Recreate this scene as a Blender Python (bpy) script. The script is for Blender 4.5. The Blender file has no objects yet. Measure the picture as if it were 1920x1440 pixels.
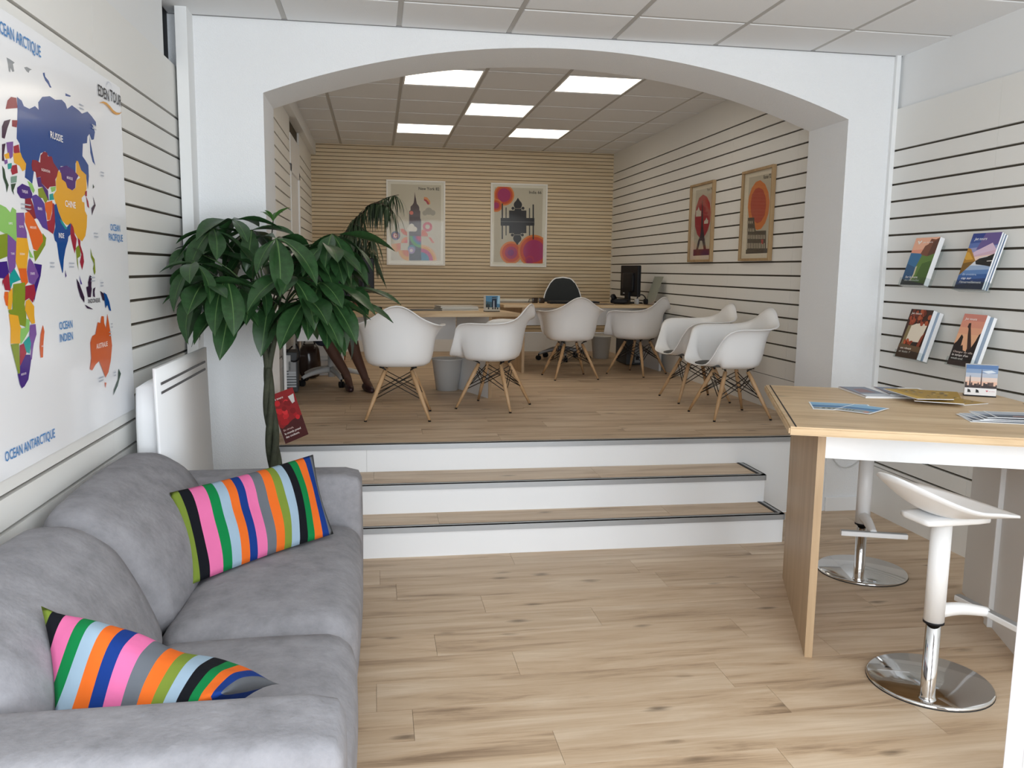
import bpy, bmesh, math, random
from math import sin, cos, pi, radians, sqrt, atan2
from mathutils import Vector, Matrix, noise as mnoise
random.seed(7)
SC = bpy.context.scene
COL = SC.collection

# ------------------------------------------------------------------ camera, world, lights, exposure
cam_d = bpy.data.cameras.new('camera'); cam = bpy.data.objects.new('camera', cam_d); COL.objects.link(cam)
cam.matrix_world = Matrix(((0.98722, 0.00802, -0.15915, 0.0),
                           (-0.15877, 0.13502, -0.97804, 0.0),
                           (0.01365, 0.99081, 0.13457, 1.49),
                           (0, 0, 0, 1)))
cam_d.sensor_fit = 'HORIZONTAL'; cam_d.sensor_width = 36.0
cam_d.lens = 1574.49 / 1920 * 36.0
cam_d.clip_start = 0.05; cam_d.clip_end = 100
SC.camera = cam

world = bpy.data.worlds.new('world'); SC.world = world; world.use_nodes = True
wbg = world.node_tree.nodes['Background']; wbg.inputs[0].default_value = (0.80, 0.90, 1.0, 1); wbg.inputs[1].default_value = 1.0

def area(name, loc, rot, sx, sy, power, color):
    l = bpy.data.lights.new(name, 'AREA'); l.shape = 'RECTANGLE'; l.size = sx; l.size_y = sy; l.energy = power; l.color = color
    o = bpy.data.objects.new(name, l); o.location = loc; o.rotation_euler = rot; COL.objects.link(o); return o
# daylight that enters through the shop window behind the camera
area('window_daylight', (1.0, -0.92, 1.42), (radians(90), 0, 0), 3.9, 2.5, 168, (0.88, 0.94, 1.0))

vs = SC.view_settings
vs.view_transform = 'Standard'; vs.look = 'None'; vs.exposure = 0.0; vs.gamma = 1.0; vs.use_curve_mapping = False
try: SC.display_settings.display_device = 'sRGB'
except Exception: pass
cy = SC.cycles
cy.max_bounces = 10; cy.diffuse_bounces = 6; cy.glossy_bounces = 4; cy.transmission_bounces = 6; cy.transparent_max_bounces = 12
cy.caustics_reflective = False; cy.caustics_refractive = False; cy.sample_clamp_indirect = 6.0
UF = 0.4853          # height of the upper floor

# ------------------------------------------------------------------ materials
def lin(h):
    def f(c): c /= 255; return c / 12.92 if c <= .04045 else ((c + .055) / 1.055) ** 2.4
    return (f(h >> 16 & 255), f(h >> 8 & 255), f(h & 255), 1)
MATS = {}
def new_mat(name):
    m = bpy.data.materials.new(name); m.use_nodes = True
    return m, m.node_tree.nodes, m.node_tree.links, m.node_tree.nodes['Principled BSDF']
def mat(name, col, rough=.5, metal=0, spec=.5, bump=0, bscale=60, var=0, vscale=3, coat=0, alpha=1, trans=0):
    if name in MATS: return MATS[name]
    m, n, l, b = new_mat(name)
    c = lin(col) if isinstance(col, int) else (*col, 1)
    b.inputs['Base Color'].default_value = c; b.inputs['Roughness'].default_value = rough
    b.inputs['Metallic'].default_value = metal; b.inputs['Specular IOR Level'].default_value = spec
    b.inputs['Coat Weight'].default_value = coat; b.inputs['Alpha'].default_value = alpha; b.inputs['Transmission Weight'].default_value = trans
    if bump or var:
        tc = n.new('ShaderNodeTexCoord')
    if bump:
        t = n.new('ShaderNodeTexNoise'); t.inputs['Scale'].default_value = bscale; t.inputs['Detail'].default_value = 4
        bp = n.new('ShaderNodeBump'); bp.inputs['Strength'].default_value = bump; bp.inputs['Distance'].default_value = .01
        l.new(tc.outputs['Object'], t.inputs['Vector']); l.new(t.outputs['Fac'], bp.inputs['Height']); l.new(bp.outputs['Normal'], b.inputs['Normal'])
    if var:
        t2 = n.new('ShaderNodeTexNoise'); t2.inputs['Scale'].default_value = vscale; t2.inputs['Detail'].default_value = 6; t2.inputs['Roughness'].default_value = .65
        mx = n.new('ShaderNodeMix'); mx.data_type = 'RGBA'
        mx.inputs[6].default_value = tuple(x * (1 - var) for x in c[:3]) + (1,); mx.inputs[7].default_value = tuple(min(1, x * (1 + var)) for x in c[:3]) + (1,)
        mr = n.new('ShaderNodeMapRange'); mr.inputs[1].default_value = .3; mr.inputs[2].default_value = .7
        l.new(tc.outputs['Object'], t2.inputs['Vector']); l.new(t2.outputs['Fac'], mr.inputs[0]); l.new(mr.outputs[0], mx.inputs[0]); l.new(mx.outputs[2], b.inputs['Base Color'])
    MATS[name] = m; return m
def wood(name, dark, mid, light, axis=0, rough=.45, knots=True, grain=1.0, bump=.06):
    """oak-like grain that runs along one axis of object space; every object gets its own piece of it"""
    m, n, l, b = new_mat(name); b.inputs['Roughness'].default_value = rough; b.inputs['Specular IOR Level'].default_value = .4
    tc = n.new('ShaderNodeTexCoord'); oi = n.new('ShaderNodeObjectInfo')
    off = n.new('ShaderNodeVectorMath'); off.operation = 'SCALE'; off.inputs[0].default_value = (37.0, 53.0, 71.0)
    l.new(oi.outputs['Random'], off.inputs['Scale'])
    add = n.new('ShaderNodeVectorMath'); add.operation = 'ADD'; l.new(tc.outputs['Object'], add.inputs[0]); l.new(off.outputs[0], add.inputs[1])
    def mapped(al, ac):
        mp = n.new('ShaderNodeMapping'); s = [ac, ac, ac]; s[axis] = al; mp.inputs['Scale'].default_value = s
        l.new(add.outputs[0], mp.inputs['Vector']); return mp
    g1 = n.new('ShaderNodeTexNoise'); g1.inputs['Scale'].default_value = 1; g1.inputs['Detail'].default_value = 7; g1.inputs['Roughness'].default_value = .62; g1.inputs['Distortion'].default_value = .6
    l.new(mapped(1.3 * grain, 13 * grain).outputs[0], g1.inputs['Vector'])
    g2 = n.new('ShaderNodeTexNoise'); g2.inputs['Scale'].default_value = 1; g2.inputs['Detail'].default_value = 3
    l.new(mapped(5 * grain, 160 * grain).outputs[0], g2.inputs['Vector'])
    mixf = n.new('ShaderNodeMath'); mixf.operation = 'MULTIPLY_ADD'; mixf.inputs[1].default_value = .16
    l.new(g2.outputs['Fac'], mixf.inputs[0]); l.new(g1.outputs['Fac'], mixf.inputs[2])
    rp = n.new('ShaderNodeValToRGB'); e = rp.color_ramp.elements
    e[0].position = .36; e[0].color = lin(dark); e[1].position = .80; e[1].color = lin(light); k = e.new(.52); k.color = lin(mid)
    l.new(mixf.outputs[0], rp.inputs[0]); out = rp.outputs[0]
    # board-to-board tone
    hs = n.new('ShaderNodeHueSaturation'); mr = n.new('ShaderNodeMapRange'); mr.inputs[3].default_value = .965; mr.inputs[4].default_value = 1.035
    l.new(oi.outputs['Random'], mr.inputs[0]); l.new(mr.outputs[0], hs.inputs['Value']); l.new(out, hs.inputs['Color']); out = hs.outputs[0]
    if knots:
        v = n.new('ShaderNodeTexVoronoi'); v.inputs['Scale'].default_value = 1; l.new(mapped(2.4, 6.5).outputs[0], v.inputs['Vector'])
        dn = n.new('ShaderNodeTexNoise'); dn.inputs['Scale'].default_value = 1; dn.inputs['Detail'].default_value = 4; l.new(mapped(9, 60).outputs[0], dn.inputs['Vector'])
        ad = n.new('ShaderNodeMath'); ad.operation = 'MULTIPLY_ADD'; ad.inputs[1].default_value = .22; l.new(dn.outputs['Fac'], ad.inputs[0]); l.new(v.outputs['Distance'], ad.inputs[2])
        kr = n.new('ShaderNodeMapRange'); kr.inputs[1].default_value = .13; kr.inputs[2].default_value = .25; kr.inputs[3].default_value = .70; kr.inputs[4].default_value = 0; l.new(ad.outputs[0], kr.inputs[0])
        mx = n.new('ShaderNodeMix'); mx.data_type = 'RGBA'; mx.inputs[7].default_value = tuple(c * .34 for c in lin(dark)[:3]) + (1,)
        l.new(kr.outputs[0], mx.inputs[0]); l.new(out, mx.inputs[6]); out = mx.outputs[2]
    l.new(out, b.inputs['Base Color'])
    bp = n.new('ShaderNodeBump'); bp.inputs['Strength'].default_value = bump; bp.inputs['Distance'].default_value = .004
    l.new(mixf.outputs[0], bp.inputs['Height']); l.new(bp.outputs['Normal'], b.inputs['Normal'])
    MATS[name] = m; return m
def glassy(name, tint=(1, 1, 1), rough=.03, ior=1.45, bump=0):
    """thin clear sheet: mostly see-through, Fresnel reflection"""
    m = bpy.data.materials.new(name); m.use_nodes = True; n = m.node_tree.nodes; l = m.node_tree.links; n.clear()
    o = n.new('ShaderNodeOutputMaterial'); t = n.new('ShaderNodeBsdfTransparent'); t.inputs[0].default_value = (*tint, 1)
    g = n.new('ShaderNodeBsdfGlossy'); g.inputs['Roughness'].default_value = rough
    f = n.new('ShaderNodeLayerWeight'); f.inputs['Blend'].default_value = .5; mx = n.new('ShaderNodeMixShader')
    pw = n.new('ShaderNodeMath'); pw.operation = 'POWER'; pw.inputs[1].default_value = 5; sc_ = n.new('ShaderNodeMath'); sc_.operation = 'MULTIPLY_ADD'
    r0 = ((ior - 1) / (ior + 1)) ** 2; sc_.inputs[1].default_value = 1 - r0; sc_.inputs[2].default_value = r0
    l.new(f.outputs['Facing'], pw.inputs[0]); l.new(pw.outputs[0], sc_.inputs[0]); l.new(sc_.outputs[0], mx.inputs[0]); l.new(t.outputs[0], mx.inputs[1]); l.new(g.outputs[0], mx.inputs[2]); l.new(mx.outputs[0], o.inputs[0])
    if bump:
        tc = n.new('ShaderNodeTexCoord'); tx = n.new('ShaderNodeTexNoise'); tx.inputs['Scale'].default_value = 5; tx.inputs['Detail'].default_value = 2
        bp = n.new('ShaderNodeBump'); bp.inputs['Strength'].default_value = bump; bp.inputs['Distance'].default_value = .01
        l.new(tc.outputs['Object'], tx.inputs['Vector']); l.new(tx.outputs['Fac'], bp.inputs['Height']); l.new(bp.outputs['Normal'], g.inputs['Normal']); l.new(bp.outputs['Normal'], f.inputs['Normal'])
    MATS[name] = m; return m
def emit(name, col, strength):
    m, n, l, b = new_mat(name); b.inputs['Base Color'].default_value = (0.8, 0.8, 0.8, 1)
    b.inputs['Emission Color'].default_value = (*col, 1); b.inputs['Emission Strength'].default_value = strength
    MATS[name] = m; return m
def flat(h, rough=.45):
    return mat('print_%06x' % h, h, rough, spec=.3)

M_PAINT = mat('painted_plaster', (.80, .81, .82), .85, spec=.25, bump=.35, bscale=190)
M_PAINT_S = mat('painted_smooth', (.80, .81, .81), .7, spec=.3)
M_SLAT = mat('white_slat_board', (.80, .795, .765), .5, spec=.4)
M_GROOVE = mat('groove_core', (.10, .085, .065), .9, spec=.1)
M_WHITE = mat('white_laminate', (.82, .83, .84), .4)
M_BASE = mat('white_skirting', (.80, .79, .76), .5)
M_TILE = mat('mineral_ceiling_tile', (.79, .80, .81), .9, spec=.15, bump=.25, bscale=320)
M_TBAR = mat('ceiling_grid_metal', (.46, .45, .43), .6)
M_FLOOR = wood('oak_floor', 0x8c745c, 0xbfa588, 0xd9c5ac, 0)
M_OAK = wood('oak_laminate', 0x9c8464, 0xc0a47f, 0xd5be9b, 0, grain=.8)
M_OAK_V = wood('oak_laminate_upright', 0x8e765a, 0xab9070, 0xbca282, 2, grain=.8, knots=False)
M_BIRCH = wood('birch_slat', 0xc2a985, 0xcfb996, 0xdac8a8, 0, knots=False, grain=.6)
M_BIRCH_GROOVE = mat('birch_groove', (.15, .095, .055), .9, spec=.1)
M_OAK_LEG = wood('beech_leg', 0xa4805a, 0xb6926a, 0xc4a37e, 2, knots=False)
M_FRAME_OAK = wood('oak_frame', 0x8f7350, 0xa58861, 0xb69a73, 2, knots=False)
M_ALU = mat('brushed_aluminium', (.40, .41, .42), .45, metal=.6)
M_CHROME = mat('chrome', (.72, .73, .74), .08, metal=1)
M_BLACK = mat('black_plastic', (.009, .009, .011), .5, spec=.22)
M_RUBBER = mat('black_rubber', (.015, .015, .015), .7)
M_WIRE = mat('black_wire_metal', (.012, .010, .009), .45, metal=.3)
M_SHELL = mat('white_moulded_plastic', (.82, .82, .82), .36, spec=.5)
M_GREYP = mat('grey_plastic', (.34, .35, .36), .45)
M_LGREY = mat('light_grey_plastic', (.60, .61, .61), .5)
M_SOFA = mat('grey_suede', (.258, .254, .270), .95, spec=.15, bump=.25, bscale=55, var=.19, vscale=12)
M_ACRYL = glassy('clear_acrylic', (.93, .95, .95), .05, 1.35)
M_FILM = glassy('poster_cover_sheet', (.97, .97, .96), .04, 1.26, .05)
M_PAPER = mat('paper_edge', (.78, .79, .80), .7)
M_LEAF = mat('glossy_leaf', (.022, .066, .020), .36, spec=.5, var=.35, vscale=9)
M_LEAF2 = mat('young_leaf', (.05, .14, .025), .38, spec=.5, var=.25, vscale=9)
M_VEIN = mat('leaf_vein', (.10, .19, .06), .5)
M_BARK = mat('green_bark', (.040, .046, .026), .8, bump=.6, bscale=60, var=.35, vscale=18)
M_FICUS = mat('ficus_leaf', (.034, .064, .030), .4, spec=.5, var=.3, vscale=6)
M_SOIL = mat('potting_soil', (.03, .02, .014), .95, bump=.8, bscale=80)

# ------------------------------------------------------------------ helpers
def link(o, parent=None):
    COL.objects.link(o)
    if parent is not None: o.parent = parent
    return o
def done(name, bm, mats, parent=None, loc=None, rot=None, smooth=False, kind=None):
    me = bpy.data.meshes.new(name); bm.normal_update(); bm.to_mesh(me); bm.free()
    for m in (mats if isinstance(mats, (list, tuple)) else [mats]): me.materials.append(m)
    if smooth:
        me.polygons.foreach_set('use_smooth', [True] * len(me.polygons))
    o = bpy.data.objects.new(name, me); link(o, parent)
    if loc: o.location = loc
    if rot: o.rotation_euler = rot
    if kind: o['kind'] = kind
    return o
def tag(o, label, cat, group=None):
    o['label'] = label; o['category'] = cat
    if group: o['group'] = group
    return o
def thing(name, label, cat, loc=(0, 0, 0), rotz=0, group=None, rot=None):
    o = bpy.data.objects.new(name, None); o.empty_display_size = .1; COL.objects.link(o); o.location = loc
    o.rotation_euler = rot if rot else (0, 0, rotz)
    return tag(o, label, cat, group)
def dup(root, loc, rotz, label, group=None):
    r = root.copy(); COL.objects.link(r); r.location = loc; r.rotation_euler = (0, 0, rotz); r['label'] = label
    if group: r['group'] = group
    for ch in list(root.children):
        c = ch.copy(); COL.objects.link(c); c.parent = r
        for g in list(ch.children):
            d = g.copy(); COL.objects.link(d); d.parent = c
    return r
def struct(name, bm, mats, parent=None, **k):
    return done(name, bm, mats, parent, kind=('structure' if parent is None else None), **k)
def box(bm, x0, x1, y0, y1, z0, z1, mi=0, bev=0, seg=2):
    v = [bm.verts.new(p) for p in ((x0, y0, z0), (x1, y0, z0), (x1, y1, z0), (x0, y1, z0), (x0, y0, z1), (x1, y0, z1), (x1, y1, z1), (x0, y1, z1))]
    fs = [bm.faces.new([v[i] for i in q]) for q in ((3, 2, 1, 0), (4, 5, 6, 7), (0, 1, 5, 4), (1, 2, 6, 5), (2, 3, 7, 6), (3, 0, 4, 7))]
    for f in fs: f.material_index = mi
    if bev:
        es = list({e for f in fs for e in f.edges}); r = bmesh.ops.bevel(bm, geom=es, offset=bev, segments=seg, affect='EDGES', profile=.5, material=-1)
        for f in r['faces']: f.material_index = mi
    return fs
def BX(*a, **k):
    bm = bmesh.new(); box(bm, *a, **k); return bm
def tube(bm, pts, r, n=10, mi=0, cap=True, r2=None, radii=None):
    """tube along a polyline; r..r2 taper or explicit radii"""
    P = [Vector(p) for p in pts]; rings = []; m = len(P); prev = None
    for i, p in enumerate(P):
        t = (P[min(i + 1, m - 1)] - P[max(i - 1, 0)]).normalized()
        if prev is None:
            a = t.orthogonal().normalized()
        else:
            a = (prev - t * prev.dot(t)).normalized()
        prev = a; b = t.cross(a)
        rr = radii[i] if radii else (r if r2 is None else r + (r2 - r) * i / (m - 1))
        rings.append([bm.verts.new(p + (a * cos(2 * pi * k / n) + b * sin(2 * pi * k / n)) * rr) for k in range(n)])
    for i in range(m - 1):
        for k in range(n):
            f = bm.faces.new((rings[i][k], rings[i][(k + 1) % n], rings[i + 1][(k + 1) % n], rings[i + 1][k])); f.material_index = mi; f.smooth = True
    if cap:
        f = bm.faces.new(rings[0][::-1]); f.material_index = mi; f = bm.faces.new(rings[-1]); f.material_index = mi
def TB(*a, **k):
    bm = bmesh.new(); tube(bm, *a, **k); return bm
def lathe(bm, prof, n=32, mi=0, c=(0, 0)):
    rings = []
    for r, z in prof:
        rings.append([bm.verts.new((c[0] + max(r, 1e-5) * cos(2 * pi * k / n), c[1] + max(r, 1e-5) * sin(2 * pi * k / n), z)) for k in range(n)])
    for i in range(len(rings) - 1):
        for k in range(n):
            f = bm.faces.new((rings[i][k], rings[i][(k + 1) % n], rings[i + 1][(k + 1) % n], rings[i + 1][k])); f.material_index = mi; f.smooth = True
    if prof[0][0] > 1e-4: bm.faces.new(rings[0][::-1]).material_index = mi
    if prof[-1][0] > 1e-4: bm.faces.new(rings[-1]).material_index = mi
def LT(*a, **k):
    bm = bmesh.new(); lathe(bm, *a, **k); return bm
def bez(p0, p1, p2, p3, n=12):
    p0, p1, p2, p3 = map(Vector, (p0, p1, p2, p3))
    return [p0 * (1 - t) ** 3 + p1 * 3 * t * (1 - t) ** 2 + p2 * 3 * t * t * (1 - t) + p3 * t ** 3 for t in [i / n for i in range(n + 1)]]
def softbox(cx, cyy, cz, sx, sy, sz, r, puff=(0, 0, 0), n=8, fn=None):
    """rounded, slightly inflated box; fn(x,y,z)->(x,y,z) bends it"""
    bm = bmesh.new(); bmesh.ops.create_cube(bm, size=2)
    bmesh.ops.subdivide_edges(bm, edges=bm.edges[:], cuts=n, use_grid_fill=True)
    h = Vector((sx / 2, sy / 2, sz / 2))
    for v in bm.verts:
        u = v.co.copy(); p = Vector((u.x * h.x, u.y * h.y, u.z * h.z))
        q = Vector([max(-(h[i] - r), min(h[i] - r, p[i])) for i in range(3)]); d = p - q
        if d.length > 1e-6: p = q + d.normalized() * r
        w = [cos(pi / 2 * min(1, abs(c))) for c in u]
        p.x += u.x * puff[0] * w[1] * w[2]; p.y += u.y * puff[1] * w[0] * w[2]; p.z += u.z * puff[2] * w[0] * w[1]
        p += Vector((cx, cyy, cz)); v.co = fn(p.x, p.y, p.z) if fn else p
    for f in bm.faces: f.smooth = True
    return bm
FONT = None
def text_bm(bm, s, x, z, w, h, y=0, mi=0, shear=0, fit=True):
    """flat lettering in the x/z plane, facing -y, left/base at x,z, cap height h, width w"""
    cu = bpy.data.curves.new('txt', 'FONT'); cu.body = s; cu.size = 1; cu.resolution_u = 2; cu.shear = shear; cu.offset = .012
    o = bpy.data.objects.new('txt', cu); COL.objects.link(o)
    dg = bpy.context.evaluated_depsgraph_get(); me = bpy.data.meshes.new_from_object(o.evaluated_get(dg))
    bpy.data.objects.remove(o); bpy.data.curves.remove(cu)
    if not me.vertices: return
    xs = [v.co.x for v in me.vertices]; x0, x1 = min(xs), max(xs)
    kz = h / .70; kx = (w / (x1 - x0)) if w else kz
    vs_ = [bm.verts.new((x + (v.co.x - x0) * kx, y, z + v.co.y * kz)) for v in me.vertices]
    for p in me.polygons:
        try: bm.faces.new([vs_[i] for i in p.vertices]).material_index = mi
        except ValueError: pass
    bpy.data.meshes.remove(me)
def clip_poly(pts, x0, x1, z0, z1):
    def side(P, f, inter):
        out = []
        for i in range(len(P)):
            a, b = P[i - 1], P[i]
            if f(b):
                if not f(a): out.append(inter(a, b))
                out.append(b)
            elif f(a): out.append(inter(a, b))
        return out
    def ix(v): return lambda a, b: (v, a[1] + (b[1] - a[1]) * (v - a[0]) / ((b[0] - a[0]) or 1e-9))
    def iz(v): return lambda a, b: (a[0] + (b[0] - a[0]) * (v - a[1]) / ((b[1] - a[1]) or 1e-9), v)
    for f, i in ((lambda p: p[0] >= x0, ix(x0)), (lambda p: p[0] <= x1, ix(x1)), (lambda p: p[1] >= z0, iz(z0)), (lambda p: p[1] <= z1, iz(z1))):
        pts = side(pts, f, i)
        if len(pts) < 3: return []
    return pts
class Print:
    """flat printed artwork in the x/z plane facing -y: every shape a hair in front of the one before"""
    def __init__(s, clip=None, y=0, step=.00003): s.bm = bmesh.new(); s.m = []; s.c = clip; s.y = y; s.st = step
    def mi(s, h):
        m = flat(h)
        if m not in s.m: s.m.append(m)
        return s.m.index(m)
    def poly(s, h, pts):
        if s.c: pts = clip_poly(list(pts), *s.c)
        if len(pts) < 3: return
        s.y -= s.st
        v = [s.bm.verts.new((p[0], s.y, p[1])) for p in pts]; f = s.bm.faces.new(v); f.normal_update()
        if f.normal.y > 0: f.normal_flip()
        f.material_index = s.mi(h)
        bmesh.ops.triangulate(s.bm, faces=[f])
    def circ(s, h, c, r, a0=0, a1=360, n=36):
        k = max(6, int(n * (a1 - a0) / 360)); pts = [(c[0] + r * cos(radians(a0 + (a1 - a0) * i / k)), c[1] + r * sin(radians(a0 + (a1 - a0) * i / k))) for i in range(k + (0 if a1 - a0 >= 360 else 1))]
        if a1 - a0 < 360: pts.append(tuple(c))
        s.poly(h, pts)
    def text(s, h, t, x, z, w, hh, shear=0):
        s.y -= s.st; text_bm(s.bm, t, x, z, w, hh, s.y, s.mi(h), shear)
    def items(s, L):
        for it in L:
            if it[0] == 'p': s.poly(it[1], it[2])
            elif it[0] == 'c': s.circ(it[1], it[2], it[3])
            elif it[0] == 'q': s.circ(it[1], it[2], it[3], it[4], it[5])
            elif it[0] == 't': s.text(it[2], it[1], it[3][0], (it[3][1] + it[4][1]) / 2, it[4][0] - it[3][0], it[5] * .95)
    def build(s, name, parent, **k):
        return done(name, s.bm, s.m, parent, **k)
MAP_COL={'aus': 13918255, 'blue': 1133203, 'dark': 3809087, 'dgreen': 2968121, 'grey': 9409689, 'iran': 5652374, 'lgreen': 9422187, 'maroon': 9052726, 'nav2': 4334461, 'navy': 2050703, 'olive': 8688687, 'orange': 14837804, 'purple': 4926072, 'red': 10562111, 'sage': 8034956, 'teal': 2071190, 'violet': 8213916, 'yellow': 15313717}
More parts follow.
